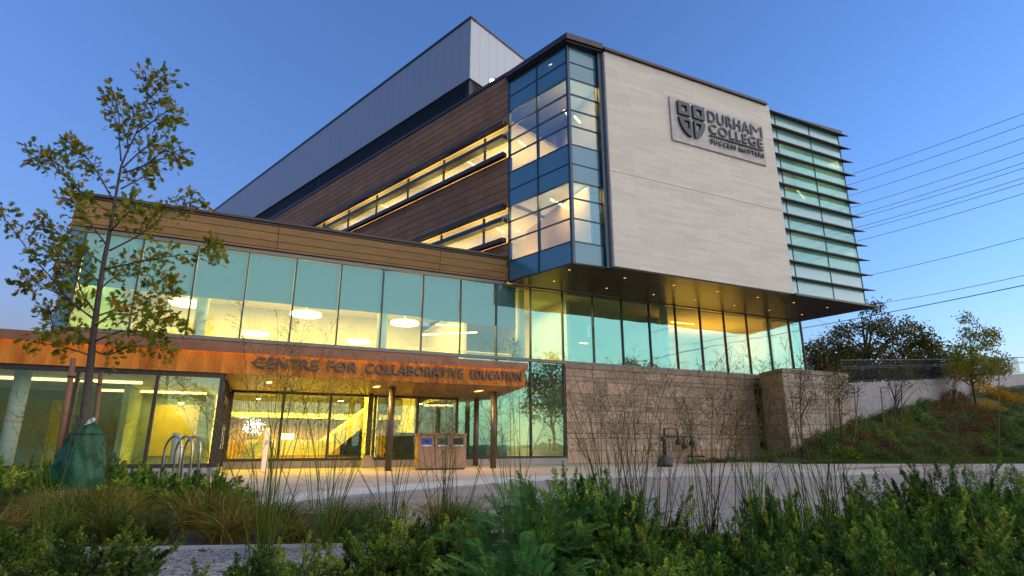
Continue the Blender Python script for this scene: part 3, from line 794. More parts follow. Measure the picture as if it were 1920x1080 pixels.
area('lobby_lamp', (-3.2, 5, 3.1), 3, 4, 8, (1.0, 0.85, 0.45), BLD)
area('studio_fill', (-20.5, -2, 2.92), 7, 4, 1.5, (0.80, 0.9, 0.30), BLD)
for px_, py_, c_ in ((1105, 622, 'wall_white'), (1117.5, 625, 'poster_blue')):
    if c_ not in M: M[c_] = surf('blue_poster', (0.05, 0.12, 0.4), 0.6)
    a_ = on_frame(px_, py_, F0, -0.06); m_ = MB(); m_.fbox(F0, a_[0] - 0.13, a_[0] + 0.13, -0.07, -0.06, a_[2] - 0.3, a_[2] + 0.3); m_.build('poster', M[c_], BLD)
# rear and hidden faces
mb = MB(); mb.box(-26.2, -26.0, -5.9, 14, 0, 3.9); mb.box(18.4, 18.6, 0.2, 17, 0, 8.9); mb.box(-21.7, 18.5, 17, 17.3, 0, 9.9); mb.box(-3, 18, 14, 14.3, 9.26, 20.3); mb.build('rear_wall', M['brown'], BLD)

#SECTION2
# ================================================================== SIGNS ON THE BUILDING
def text_mesh(txt, size, depth, bold=0.0, spacing=1.0):
    cu = bpy.data.curves.new('lettering', 'FONT')
    cu.body = txt; cu.size = size; cu.extrude = depth; cu.offset = bold; cu.space_character = spacing
    cu.resolution_u = 4
    o = bpy.data.objects.new('lettering_tmp', cu); COL.objects.link(o)
    dg = bpy.context.evaluated_depsgraph_get()
    me = bpy.data.meshes.new_from_object(o.evaluated_get(dg))
    bpy.data.objects.remove(o)
    return me

def put_text(txt, u0, u1, z0, z1, v, depth, bold, mat, parent, name='lettering', spacing=1.0):
    """letters stand on the street front, fitted to the box u0..u1, z0..z1"""
    me = text_mesh(txt, 1.0, 0.01, bold, spacing)
    n = len(me.vertices); co = np.zeros(n * 3); me.vertices.foreach_get('co', co); co = co.reshape(-1, 3)
    lo, hi = co.min(0), co.max(0)
    s = (co - lo) / (hi - lo)
    X = np.stack([u0 + s[:, 0] * (u1 - u0), -v - s[:, 2] * depth, z0 + s[:, 1] * (z1 - z0)], 1)
    me.vertices.foreach_set('co', X.ravel()); me.update()
    o = link(name, me, mat, parent)
    return o

sg = empty('wall_sign', P0, ROT)
tag(sg, 'large stone sign panel with charcoal shield and raised lettering on the pale wall', 'sign')
mb = MB(); mb.fbox(F0, 4.12, 11.06, 4.831, 4.93, 16.56, 19.2); mb.build('panel', M['stone_edge'], sg)
VS = 4.965
put_text('DURHA', 6.74, 9.90, 18.29, 19.0, VS, 0.05, 0.006, M['letter'], sg, spacing=1.14)
put_text('M', 10.02, 10.95, 18.29, 19.0, VS, 0.03, -0.006, M['letter'], sg)
put_text('COLLEGE', 6.74, 10.86, 17.58, 18.18, VS, 0.05, 0.008, M['letter'], sg, spacing=1.12)
put_text('SUCCESS MATTERS', 6.76, 10.84, 16.95, 17.24, VS, 0.06, 0.006, M['letter'], sg, spacing=1.25)
mb = MB(); mb.fbox(F0, 6.75, 10.83, VS, VS + 0.08, 17.40, 17.47); mb.build('rule', M['letter'], sg)
mb = MB(); mb.fbox(F0, 6.9, 7.0, 4.931, VS - 0.001, 17.8, 17.9); mb.fbox(F0, 10.5, 10.6, 4.931, VS - 0.001, 18.6, 18.7); mb.fbox(F0, 7.5, 7.6, 4.931, VS - 0.001, 17.02, 17.1); mb.build('bracket', M['letter'], sg)
def ring(mb, outer, inner, v0, v1):
    n = len(outer)
    for pts, rev in ((outer, False), (inner, True)):
        for i in range(n):
            a, b = pts[i], pts[(i + 1) % n]
            q = [(a[0], -v0, a[1]), (b[0], -v0, b[1]), (b[0], -v1, b[1]), (a[0], -v1, a[1])]
            mb.face(q if not rev else q[::-1])
    for v in (v0, v1):
        for i in range(n):
            j = (i + 1) % n
            mb.face([(outer[i][0], -v, outer[i][1]), (outer[j][0], -v, outer[j][1]), (inner[j][0], -v, inner[j][1]), (inner[i][0], -v, inner[i][1])])
em = MB()
for a, b in ((4.56, 5.38), (5.61, 6.43)):
    ring(em, [(a, 18.2), (b, 18.2), (b, 19.0), (a, 19.0)], [(a + .22, 18.42), (b - .22, 18.42), (b - .22, 18.78), (a + .22, 18.78)], 4.94, 5.07)
def quarter(flip):
    pts = [(0, 0)] + [(-0.82 * math.cos(t) , -1.06 * math.sin(t) ** 1.25) for t in [k / 10 * math.pi / 2 for k in range(11)]]
    return pts
for flip, x0 in ((1, 5.38), (-1, 5.61)):
    o = quarter(flip)
    c = (-0.27, -0.33)
    i_ = [(c[0] + (p[0] - c[0]) * 0.46 + 0.03, c[1] + (p[1] - c[1]) * 0.46 + 0.02) for p in o]
    f = lambda p: (x0 + flip * p[0], 18.03 + p[1])
    ring(em, [f(p) for p in o], [f(p) for p in i_], 4.94, 5.07)
em.build('shield_emblem', M['letter'], sg)

cs = empty('canopy_sign', P0, ROT)
tag(cs, 'row of raised grey letters along the rust coloured entrance canopy', 'sign')
for w_, a0, a1 in (('CENTRE', -14.9, -12.98), ('FOR', -12.68, -11.72), ('COLLABORATIVE', -11.44, -7.92), ('EDUCATION', -7.62, -5.55)):
    put_text(w_, a0, a1, 3.26, 3.60, 6.20, 0.06, 0.012, M['column'], cs, name='word', spacing=1.06)
mb = MB()
for a in (-14.6, -12.2, -9.0, -6.6): mb.fbox(F0, a - 0.4, a + 0.4, 6.172, 6.199, 3.42, 3.44)
mb.build('mounting_rail', M['column'], cs)

# ================================================================== LANDSCAPE HELPERS (world coordinates)
CP, SPT = math.cos(PITCH), math.sin(PITCH)
def ray(px, py):
    x = (px - 960) / FOC; y = -(py - 540) / FOC
    return Vector((x, CP - y * SPT, SPT + y * CP))
def at(px, py, Y):
    d = ray(px, py); return Vector((0, 0, EYE)) + d * (Y / d.y)
def ong(px, py, z=0.0):
    d = ray(px, py); return Vector((0, 0, EYE)) + d * ((z - EYE) / d.z)
def spot(px, Y):
    """ground point in the column px at forward distance Y"""
    return ((px - 960) * Y * CP / FOC, Y)
def uv(x, y):
    c, s = math.cos(ROT), math.sin(ROT); dx, dy = x - P0[0], y - P0[1]
    return dx * c + dy * s, -(-dx * s + dy * c)
def wuv(u, v, z=0.0):
    return Vector(world((u, -v, z)))

def sstep(t):
    t = min(1, max(0, t)); return t * t * (3 - 2 * t)
def lerp_tab(x, tab):
    if x <= tab[0][0]: return tab[0][1]
    for (a, p), (b, q) in zip(tab, tab[1:]):
        if x <= b: return p + (q - p) * (x - a) / (b - a)
    return tab[-1][1]
WV = [(11, 2.9), (18.5, 2.6), (40, 0.5), (75, -3)]          # line of the retaining wall
ZFOOT = [(11.5, 0.25), (12.6, 0.4), (15, 1.2), (18.6, 2.2), (25, 3.35), (33, 4.35), (44, 5.75), (75, 8)]
WTOP = [(18.4, 4.57), (25, 5.08), (33, 5.71), (44, 6.68), (75, 9.3)]
def hz(u, v):
    vb = 6.2 + 0.10 * max(0, u - 14); vw = lerp_tab(u, WV)
    v1 = min(10.2, 4.9 + (u - 10.3) * 0.46) if u < 22 else 10.2
    lawn = 0.22 * sstep((v1 - v) / 3)
    t = (vb - v) / max(0.5, vb - vw)
    return lawn + max(0, lerp_tab(u, ZFOOT) - 0.22) * (0.45 * min(1, max(0, t)) + 0.55 * sstep(t)) - 0.02

def np_mesh(name, V, Q, rnd=None, mi=None, smooth=False):
    V = np.asarray(V, dtype=np.float32).reshape(-1, 3); Q = np.asarray(Q, dtype=np.int32)
    k = Q.shape[1]
    me = bpy.data.meshes.new(name)
    me.vertices.add(len(V)); me.vertices.foreach_set('co', V.ravel())
    me.loops.add(Q.size); me.loops.foreach_set('vertex_index', Q.ravel())
    me.polygons.add(len(Q)); me.polygons.foreach_set('loop_start', np.arange(0, Q.size, k, dtype=np.int32))
    if mi is not None: me.polygons.foreach_set('material_index', np.asarray(mi, dtype=np.int32))
    if smooth: me.polygons.foreach_set('use_smooth', np.ones(len(Q), dtype=bool))
    me.update(calc_edges=True)
    if rnd is not None:
        a = me.attributes.new('rnd', 'FLOAT', 'FACE'); a.data.foreach_set('value', np.clip(np.asarray(rnd, dtype=np.float32), 0, 1))
    me.validate()
    return me

def unit(a):
    return a / np.maximum(1e-9, np.linalg.norm(a, axis=-1, keepdims=True))

class NPM:
    """gathers quads from numpy pieces"""
    def __init__(s): s.V, s.Q, s.R, s.M, s.n = [], [], [], [], 0
    def add(s, V, Q, R_, mi=0):
        V = V.reshape(-1, 3); s.V.append(V); s.Q.append(Q.reshape(-1, 4) + s.n); s.n += len(V)
        R_ = np.broadcast_to(R_, (len(s.Q[-1]),)); s.R.append(R_); s.M.append(np.full(len(R_), mi))
    def leaves(s, P, D, Nn, Ln, Wd, R_, mi=0):
        """diamond leaves: base P, direction D, face normal hint Nn"""
        D = unit(D); S_ = unit(np.cross(D, Nn)); Ln = np.broadcast_to(Ln, (len(P),))[:, None]; Wd = np.broadcast_to(Wd, (len(P),))[:, None]
        V = np.stack([P, P + D * Ln * 0.45 + S_ * Wd * 0.5, P + D * Ln, P + D * Ln * 0.45 - S_ * Wd * 0.5], 1)
        Q = np.arange(len(P) * 4).reshape(-1, 4)
        s.add(V, Q, R_, mi)
    def ribbons(s, P, Wd, side, R_, mi=0):
        """P (n,k,3) paths, Wd (n,k) widths, side (n,3)"""
        n, k, _ = P.shape
        S_ = unit(side)[:, None, :] * Wd[..., None] * 0.5
        V = np.stack([P - S_, P + S_], 2)                     # n,k,2,3
        b = (np.arange(n) * k * 2)[:, None] + (np.arange(k - 1) * 2)[None]
        Q = np.stack([b, b + 1, b + 3, b + 2], -1)
        s.add(V, Q, np.repeat(np.broadcast_to(R_, (n,)), k - 1), mi)
    def tubes(s, P, Rd, R_, mi=0, sides=3):
        n, k, _ = P.shape
        T = np.gradient(P, axis=1); T = unit(T)
        ref = np.where(np.abs(T[:, :1, 2:3]) > 0.9, np.array([1., 0, 0]), np.array([0, 0, 1.]))
        A = unit(np.cross(T, ref)); B = np.cross(T, A)
        an = np.arange(sides) * 2 * np.pi / sides
        V = P[:, :, None] + (A[:, :, None] * np.cos(an)[None, None, :, None] + B[:, :, None] * np.sin(an)[None, None, :, None]) * Rd[:, :, None, None]
        b = (np.arange(n) * k * sides)[:, None, None] + (np.arange(k - 1) * sides)[None, :, None]
        j = np.arange(sides)[None, None]; j2 = (j + 1) % sides
        Q = np.stack([b + j, b + j2, b + sides + j2, b + sides + j], -1)
        s.add(V, Q, np.repeat(np.broadcast_to(R_, (n,)), (k - 1) * sides), mi)
    def mesh(s, name, smooth=False):
        return np_mesh(name, np.concatenate(s.V), np.concatenate(s.Q), np.concatenate(s.R), np.concatenate(s.M), smooth)

LM = {}
LM['juniper'] = leafmat('juniper_green', [(0, (0.016, 0.057, 0.011)), (0.33, (0.061, 0.155, 0.019)), (0.6, (0.162, 0.277, 0.030)), (0.85, (0.351, 0.419, 0.041)), (1, (0.513, 0.499, 0.068))], 0.2)
LM['yellow'] = leafmat('yellow_green_heath', [(0, (0.018, 0.049, 0.008)), (0.4, (0.081, 0.150, 0.016)), (0.7, (0.202, 0.260, 0.023)), (1, (0.429, 0.429, 0.065))], 0.25)
LM['bud'] = leafmat('pale_buds', [(0, (0.20, 0.20, 0.07)), (1, (0.34, 0.32, 0.14))], 0.2)
LM['twig'] = surf('brown_twig', (0.06, 0.035, 0.02), 0.8)
LM['bark'] = surf('grey_brown_bark', (0.075, 0.058, 0.045), 0.85, var=0.25, scale=20, bump=0.4, bscale=60)
LM['fern'] = leafmat('feathery_green', [(0, (0.031, 0.109, 0.040)), (0.6, (0.094, 0.250, 0.047)), (1, (0.203, 0.374, 0.055))], 0.35)
LM['tuft'] = leafmat('tuft_blades', [(0, (0.025, 0.063, 0.011)), (0.3, (0.075, 0.127, 0.018)), (0.55, (0.172, 0.172, 0.023)), (0.8, (0.368, 0.213, 0.030)), (1, (0.517, 0.345, 0.069))], 0.3)
LM['stem'] = leafmat('tall_grass_stems', [(0, (0.035, 0.085, 0.012)), (0.6, (0.11, 0.15, 0.02)), (1, (0.21, 0.14, 0.03))], 0.25)
LM['seed'] = leafmat('seed_heads', [(0, (0.11, 0.062, 0.035)), (1, (0.26, 0.16, 0.085))], 0.4)
LM['oak'] = leafmat('oak_leaves', [(0, (0.085, 0.12, 0.010)), (0.5, (0.19, 0.23, 0.014)), (0.82, (0.28, 0.23, 0.014)), (0.93, (0.40, 0.18, 0.012)), (1, (0.5, 0.13, 0.012))], 0.45)
LM['olive'] = leafmat('autumn_olive_leaves', [(0, (0.05, 0.075, 0.016)), (0.5, (0.13, 0.135, 0.024)), (0.8, (0.24, 0.15, 0.03)), (1, (0.30, 0.16, 0.03))], 0.45)
LM['dark_tree'] = leafmat('dark_tree_leaves', [(0, (0.022, 0.036, 0.015)), (0.7, (0.07, 0.09, 0.03)), (1, (0.12, 0.13, 0.04))], 0.3)
LM['gold'] = leafmat('golden_leaves', [(0, (0.24, 0.18, 0.015)), (0.5, (0.46, 0.28, 0.02)), (1, (0.6, 0.28, 0.025))], 0.4)
LM['yellowleaf'] = leafmat('yellow_green_leaves', [(0, (0.16, 0.19, 0.02)), (0.6, (0.36, 0.33, 0.03)), (1, (0.55, 0.40, 0.04))], 0.45)
LM['cover'] = leafmat('bank_green', [(0, (0.03, 0.075, 0.015)), (0.6, (0.09, 0.155, 0.03)), (0.9, (0.18, 0.21, 0.05)), (1, (0.34, 0.30, 0.11))], 0.3)
LM['plum'] = leafmat('plum_brown', [(0, (0.054, 0.026, 0.024)), (0.6, (0.120, 0.060, 0.046)), (1, (0.204, 0.120, 0.072))], 0.3)
LM['rust'] = leafmat('rusty_orange', [(0, (0.10, 0.05, 0.014)), (0.6, (0.22, 0.10, 0.018)), (1, (0.34, 0.16, 0.03))], 0.35)
LM['lawn'] = leafmat('lawn_blades', [(0, (0.045, 0.10, 0.014)), (1, (0.12, 0.17, 0.025))], 0.35)

# ================================================================== GROUND, ROAD, PAVEMENT, BEDS
def sheet(name, pts, z, m, kind='structure'):
    me = bpy.data.meshes.new(name); me.from_pydata([(p[0], p[1], z) for p in pts], [], [tuple(range(len(pts)))])
    o = link(name, me, m); o['kind'] = kind; return o
MG = {}
MG['soil'] = surf('dark_mulch', (0.055, 0.034, 0.022), 0.95, var=0.35, scale=9, bump=0.8, bscale=45)
MG['field'] = surf('far_grass', (0.05, 0.065, 0.03), 0.95, var=0.2, scale=0.3)
MG['road'] = surf('worn_asphalt', (0.25, 0.215, 0.19), 0.85, var=0.10, scale=0.7, bump=0.25, bscale=180, stretch=(0.5, 2.2, 1))
def paving():
    m, nt, b = new_mat('pale_paving'); L = nt.links.new
    tc = N(nt, 'ShaderNodeTexCoord'); mp = N(nt, 'ShaderNodeMapping'); mp.inputs['Rotation'].default_value = (0, 0, -ROT)
    L(tc.outputs['Object'], mp.inputs[0])
    br = N(nt, 'ShaderNodeTexBrick', offset=0.0); br.inputs['Scale'].default_value = 1; br.inputs['Brick Width'].default_value = 1.93; br.inputs['Row Height'].default_value = 1.93
    br.inputs['Mortar Size'].default_value = 0.012; br.inputs['Color1'].default_value = (0.37, 0.315, 0.265, 1); br.inputs['Color2'].default_value = (0.43, 0.37, 0.315, 1); br.inputs['Mortar'].default_value = (0.15, 0.125, 0.105, 1)
    L(mp.outputs[0], br.inputs['Vector'])
    nz = N(nt, 'ShaderNodeTexNoise'); nz.inputs['Scale'].default_value = 0.9; nz.inputs['Detail'].default_value = 8; nz.inputs['Roughness'].default_value = 0.7
    L(tc.outputs['Object'], nz.inputs['Vector'])
    mr = N(nt, 'ShaderNodeMapRange'); mr.inputs['From Min'].default_value = 0.3; mr.inputs['From Max'].default_value = 0.7; mr.inputs['To Min'].default_value = 0.8; mr.inputs['To Max'].default_value = 1.12
    L(nz.outputs['Fac'], mr.inputs[0]); cc = N(nt, 'ShaderNodeCombineColor')
    for i in range(3): L(mr.outputs[0], cc.inputs[i])
    mx = N(nt, 'ShaderNodeMix', data_type='RGBA', blend_type='MULTIPLY'); mx.inputs[0].default_value = 1
    L(br.outputs['Color'], mx.inputs[6]); L(cc.outputs[0], mx.inputs[7]); L(mx.outputs[2], b.inputs['Base Color']); b.inputs['Roughness'].default_value = 0.85
    return m
MG['pave'] = paving()
MG['kerb'] = surf('kerb_concrete', (0.42, 0.41, 0.39), 0.8, var=0.08, scale=4)
MG['bluestrip'] = surf('gutter_concrete', (0.24, 0.25, 0.27), 0.7, var=0.08, scale=3)
MG['bank'] = surf('bank_soil', (0.042, 0.058, 0.014), 0.95, var=0.3, scale=6, bump=0.6, bscale=20)
def gravel_mat():
    m, nt, b = new_mat('grey_gravel'); L = nt.links.new
    tc = N(nt, 'ShaderNodeTexCoord'); vo = N(nt, 'ShaderNodeTexVoronoi'); vo.inputs['Scale'].default_value = 55
    L(tc.outputs['Object'], vo.inputs['Vector'])
    sp = N(nt, 'ShaderNodeSeparateColor'); L(vo.outputs['Color'], sp.inputs[0])
    rp = N(nt, 'ShaderNodeValToRGB'); rp.color_ramp.elements[0].color = (0.08, 0.075, 0.075, 1); rp.color_ramp.elements[1].color = (0.5, 0.47, 0.45, 1)
    L(sp.outputs[0], rp.inputs[0]); L(rp.outputs[0], b.inputs['Base Color'])
    bp = N(nt, 'ShaderNodeBump'); bp.inputs['Strength'].default_value = 1; bp.inputs['Distance'].default_value = 0.02; bp.invert = True
    L(vo.outputs['Distance'], bp.inputs['Height']); L(bp.outputs[0], b.inputs['Normal']); b.inputs['Roughness'].default_value = 0.85
    return m
MG['gravel'] = gravel_mat()

sheet('ground', [(-900, -900), (900, -900), (900, 1500), (-900, 1500)], -0.16, MG['field'])
KERB = [ong(x, y, 0) for x, y in [(395, 944), (470, 935), (560, 926), (660, 915.5), (760, 908), (860, 901), (960, 895), (1100, 889), (1250, 886), (1400, 884.5), (1560, 884)]]
KERB = [Vector((-6.2, 9.0, 0))] + KERB + [Vector((20, 25.0, 0)), Vector((45, 29.5, 0)), Vector((90, 36, 0))]
sheet('road', [(-9, 4), (60, 4), (90, 40), (45, 31), (12, 24), (0, 22), (-9, 14)], -0.13, MG['road'])
me = bpy.data.meshes.new('pavement')
pv = [tuple(p) for p in KERB] + [tuple(wuv(70, 12)), tuple(wuv(22, 10.2)), tuple(wuv(10.3, 4.9)), tuple(wuv(13.6, -0.4)), tuple(wuv(0, -0.4)), tuple(wuv(-16, -0.4)), tuple(wuv(-26, 5)), (-30, 12, 0)]
n_ = len(pv)
me.from_pydata([(p[0], p[1], 0.0) for p in pv] + [(p[0], p[1], -0.15) for p in pv], [], [tuple(range(n_))] + [(i, (i + 1) % n_, n_ + (i + 1) % n_, n_ + i) for i in range(n_)])
link('pavement', me, MG['pave'])['kind'] = 'structure'
mb = MB()
def offs(pts, d):
    out = []
    for i, p in enumerate(pts):
        t = (pts[min(i + 1, len(pts) - 1)] - pts[max(i - 1, 0)]).normalized(); out.append(p + Vector((t.y, -t.x, 0)) * d)
    return out
def smooth_line(pts, n=6):
    out = []
    for i in range(len(pts) - 1):
        a, b, c, d = pts[max(i - 1, 0)], pts[i], pts[i + 1], pts[min(i + 2, len(pts) - 1)]
        for k in range(n):
            t = k / n; out.append(0.5 * ((2 * b) + (c - a) * t + (2 * a - 5 * b + 4 * c - d) * t * t + (3 * b - a - 3 * c + d) * t ** 3))
    return out + [pts[-1]]
KS = smooth_line(KERB)
KO = offs(KS, 0.16)
mi_ = offs(KS, -0.05)
for i in range(len(KS) - 1):
    a, b, c, d = mi_[i], mi_[i + 1], KO[i + 1], KO[i]
    mb.face([(p.x, p.y, 0.006) for p in (d, c, b, a)]); mb.face([(d.x, d.y, -0.14), (c.x, c.y, -0.14), (c.x, c.y, 0.006), (d.x, d.y, 0.006)])
o = mb.build('kerb', MG['kerb']); o['kind'] = 'structure'
# gutter strip of darker concrete along the kerb
mb = MB(); G1 = offs(KS, 0.165); G2 = offs(KS, 0.62)
for i in range(len(KS) - 1): mb.face([(p.x, p.y, -0.125) for p in (G2[i], G2[i + 1], G1[i + 1], G1[i])])
o = mb.build('gutter', MG['bluestrip']); o['kind'] = 'structure'
# dropped kerb with a rusty tactile strip on the right
mb = MB(); a, b = ong(1590, 879, 0.012), ong(1850, 868.5, 0.012)
n_ = Vector((-(b - a).y, (b - a).x, 0)).normalized() * 0.45
mb.face([tuple(a), tuple(b), tuple(b + n_), tuple(a + n_)]); o = mb.build('tactile_strip', surf('rusty_strip', (0.26, 0.11, 0.06), 0.8)); o['kind'] = 'structure'

# hillside behind the pavement
US = np.linspace(10.3, 74, 90); TS = np.linspace(0, 1, 26)
V_ = []; 
for u in US:
    vw = lerp_tab(u, WV); v1 = min(10.2, 4.9 + (u - 10.3) * 0.46) if u < 22 else 10.2
    for t in TS:
        v = v1 + (vw - v1) * t; p = wuv(u, v, hz(u, v) + 0.03 * math.sin(u * 3.1 + v * 2.3) * (t > 0.25)); V_.append(tuple(p))
k = len(TS)
Q_ = [(i * k + j, (i + 1) * k + j, (i + 1) * k + j + 1, i * k + j + 1) for i in range(len(US) - 1) for j in range(k - 1)]
o = link('hillside', np_mesh('hillside', V_, Q_, smooth=True), MG['bank']); o['kind'] = 'structure'

BED = [(-45, -10), (40, -10), (40, 16), (14, 10.6), (6, 7.5), (1.5, 6.5), (-0.6, 6.8), (-2.2, 8.2), (-4.2, 9.2), (-5.6, 10.0), (-6.4, 12.6), (-7.5, 15.3), (-22, 15.0), (-45, 8)]
mb = MB(); mb.prism(BED, -0.15, 0.01); o = mb.build('planting_bed', MG['soil']); o['kind'] = 'structure'
g0, g1, g2, g3 = ong(60, 1034, 0.02), ong(1000, 1019, 0.02), ong(1000, 1140, 0.02), ong(-60, 1150, 0.02)
o = sheet('gravel_path', [g3, g2, g1, g0], 0.016, MG['gravel'])
mb = MB(); d_ = (g1 - g0).normalized(); q_ = Vector((-d_.y, d_.x, 0)) * 0.03
mb.prism([tuple(g0)[:2], tuple(g1)[:2], tuple(g1 + q_)[:2], tuple(g0 + q_)[:2]], 0.0, 0.045)
o = mb.build('path_edging', MG['kerb']); tag(o, 'thin pale edging strip along the grey gravel path', 'edging')

# retaining wall, embankment, railing
mb = MB(); us = [18.45, 22, 26, 30, 34, 38, 42, 46, 56, 74]
rw = empty('retaining_wall', tuple(wuv(18.45, 2.4, 0)))
for a, b in zip(us, us[1:]):
    p, q = wuv(a, lerp_tab(a, WV)), wuv(b, lerp_tab(b, WV)); t = (q - p).normalized(); nn = Vector((-t.y, t.x, 0)) * 0.3
    e = t * 0.006
    z0, z1 = lerp_tab(a, WTOP), lerp_tab(b, WTOP)
    mb._solid([tuple(x) for x in (p + e, q - e, q - e + nn, p + e + nn)], [(p.x + e.x, p.y + e.y, z0), (q.x - e.x, q.y - e.y, z1), (q.x - e.x + nn.x, q.y - e.y + nn.y, z1), (p.x + e.x + nn.x, p.y + e.y + nn.y, z0)], rng.random(), 0)
mb.v = [(x - rw.location.x, y - rw.location.y, z) for x, y, z in mb.v]
mb.build('wall_panel', M['concrete'], rw)
tag(rw, 'pale concrete retaining wall climbing behind the planted bank', 'wall')
V_ = []
for u in us: 
    for dv, dz in ((-0.31, -0.15), (-14, -0.6), (-14, -6), (-40, -8)): V_.append(tuple(wuv(u, lerp_tab(u, WV) + dv, max(-0.1, lerp_tab(u, WTOP) + dz))))
Q_ = [(i * 4 + j, (i + 1) * 4 + j, (i + 1) * 4 + j + 1, i * 4 + j + 1) for i in range(len(us) - 1) for j in range(3)]
o = link('embankment', np_mesh('embankment', V_, Q_), MG['field']); o['kind'] = 'structure'
rl = empty('railing', tuple(wuv(18.6, 2.3, lerp_tab(18.6, WTOP))))
tag(rl, 'black metal railing with thin bars on top of the concrete retaining wall', 'railing')
off = -np.array(rl.location)
def rp_(u, z): p = wuv(u, lerp_tab(u, WV) - 0.15, lerp_tab(u, WTOP) + z); return (p.x + off[0], p.y + off[1], p.z + off[2])
mb = MB(); mb.tube([rp_(u, 1.42) for u in us], 0.035, 6); mb.build('top_rail', M['dark'], rl)
mb = MB(); mb.tube([rp_(u, 1.02) for u in us], 0.025, 6); mb.tube([rp_(u, 0.9) for u in us], 0.02, 6); mb.tube([rp_(u, 0.08) for u in us], 0.02, 6); mb.build('lower_rail', M['dark'], rl)
u = 18.7
while u < 46:
    mb = MB(); mb.tube([rp_(u, 0), rp_(u, 1.4)], 0.04, 6); mb.build('post', M['dark'], rl); u += 2.1
bp_ = np.array([[rp_(u, 0.08), rp_(u, 0.5), rp_(u, 1.4)] for u in np.arange(18.6, 46, 0.14)])
m_ = NPM(); m_.tubes(bp_, np.full(bp_.shape[:2], 0.011), 0.0); tag(link('baluster', m_.mesh('baluster'), M['dark'], rl), kind='stuff')

# ================================================================== STREET FURNITURE
# recycling station
rb = empty('recycling_station', tuple(wuv(-7.85, 3.7, 0)), ROT + R(-6))
tag(rb, 'tan three-slot recycling station with blue, green and black labels under the canopy', 'waste bin')
TAN = surf('tan_plastic_wood', (0.36, 0.22, 0.12), 0.6, var=0.08, scale=2, stretch=(4, 4, 0.5))
mb = MB(); mb.prism([(-0.95, -0.35), (0.95, -0.35), (0.95, 0.35), (-0.95, 0.35)], 0.05, 1.30); mb.build('cabinet', TAN, rb, bevel=0.02)
mb = MB(); mb.prism([(-0.98, -0.38), (0.98, -0.38), (0.98, 0.38), (-0.98, 0.38)], 1.301, 1.35); mb.build('lid', TAN, rb, bevel=0.015)
mb = MB(); mb.prism([(-0.9, -0.3), (0.9, -0.3), (0.9, 0.3), (-0.9, 0.3)], 0.004, 0.049); mb.build('plinth', M['dark'], rb)
BL = [surf('blue_label', (0.03, 0.09, 0.45), 0.5), surf('green_label', (0.03, 0.12, 0.05), 0.5), surf('black_label', (0.015, 0.015, 0.015), 0.5)]
WHT = surf('white_paint', (0.75, 0.75, 0.73), 0.5, var=0.03)
for i, x0 in enumerate((-0.62, 0.0, 0.62)):
    mb = MB(); mb.box(x0 - 0.295, x0 + 0.295, -0.366, -0.352, 0.12, 1.26); d_ = mb.build('door', TAN, rb, bevel=0.006)
    mb = MB(); mb.box(x0 - 0.2, x0 + 0.2, -0.376, -0.367, 0.93, 1.17); mb.build('label_plate', BL[i], d_)
    mb = MB(); mb.lathe((0, 0, 0), [(0.055, 0), (0.055, 0.012)], 16); mb.v = [(x0 + a, -0.377 - c, 1.05 + b) for a, b, c in mb.v]
    mb.box(x0 - 0.13, x0 + 0.13, -0.385, -0.3765, 1.035, 1.065); mb.build('slot', M['dark'], d_)
    mb = MB(); mb.box(x0 - 0.19, x0 + 0.19, -0.374, -0.367, 0.87, 0.915); mb.build('caption_strip', WHT, d_)
# door opener post
pb = tuple(wuv(-14.13, 3.05, 0)); o = empty('door_opener_post', pb, ROT); tag(o, 'slim white post with a push plate before the lit entrance', 'post')
mb = MB(); mb.box(-0.1, 0.1, -0.06, 0.06, 0.004, 1.5); mb.build('post', WHT, o, bevel=0.01)
mb = MB(); mb.box(-0.07, 0.07, -0.075, -0.061, 0.95, 1.1); mb.build('push_plate', M['steel'], o)
# bicycle hoops seen edge-on by the block wall
def hoop_mesh(w, h, r):
    mb = MB(); mb.smooth = True
    pts = [(-w / 2, 0, 0), (-w / 2, 0, h - w / 2)] + [(-w / 2 * math.cos(t), 0, h - w / 2 + w / 2 * math.sin(t)) for t in [k * math.pi / 10 for k in range(1, 10)]] + [(w / 2, 0, h - w / 2), (w / 2, 0, 0)]
    mb.tube(pts, r, 8); return mb
hm = hoop_mesh(0.55, 0.98, 0.03).mesh('edge_hoop'); hm.materials.append(M['steel'])
for i, u in enumerate((1.56, 2.65, 3.56, 4.5, 5.43)):
    p = wuv(u, 1.5, 0.004); az = math.atan2(p.y, p.x)
    o = link('bicycle_hoop', hm, None, None, tuple(p), az)
    tag(o, 'slim steel bicycle hoop standing edge-on before the tan block wall', 'bike rack', 'steel hoops along the block wall')
# rack of three hoops left
hm = hoop_mesh(0.62, 1.10, 0.024).mesh('front_hoop'); hm.materials.append(M['steel'])
for i, (x, Y, t_) in enumerate(((326, 12.0, 'nearest of three'), (347, 12.5, 'middle of three'), (362, 13.0, 'farthest of three'))):
    p = spot(x, Y); o = link('bicycle_hoop', hm, None, None, (p[0], p[1], 0.0), R(-32))
    tag(o, f'polished steel bicycle hoop by the studio glazing, {t_}', 'bike rack')
# black post on a domed base
pb = tuple(wuv(1.93, 5.16, 0)); o = empty('base_post', pb); tag(o, 'black post with round cap on a heavy domed base at the pavement edge', 'post')
mb = MB(); mb.smooth = True; mb.lathe((0, 0, 0.005), [(0.34, 0), (0.34, 0.12), (0.28, 0.3), (0.2, 0.42), (0.08, 0.46), (0.055, 0.5)], 20); mb.build('base', M['dark'], o)
mb = MB(); mb.smooth = True; mb.lathe((0, 0, 0.5), [(0.05, 0), (0.05, 0.55), (0.09, 0.6), (0.1, 0.7), (0.07, 0.79)], 14); mb.build('pole', M['dark'], o)
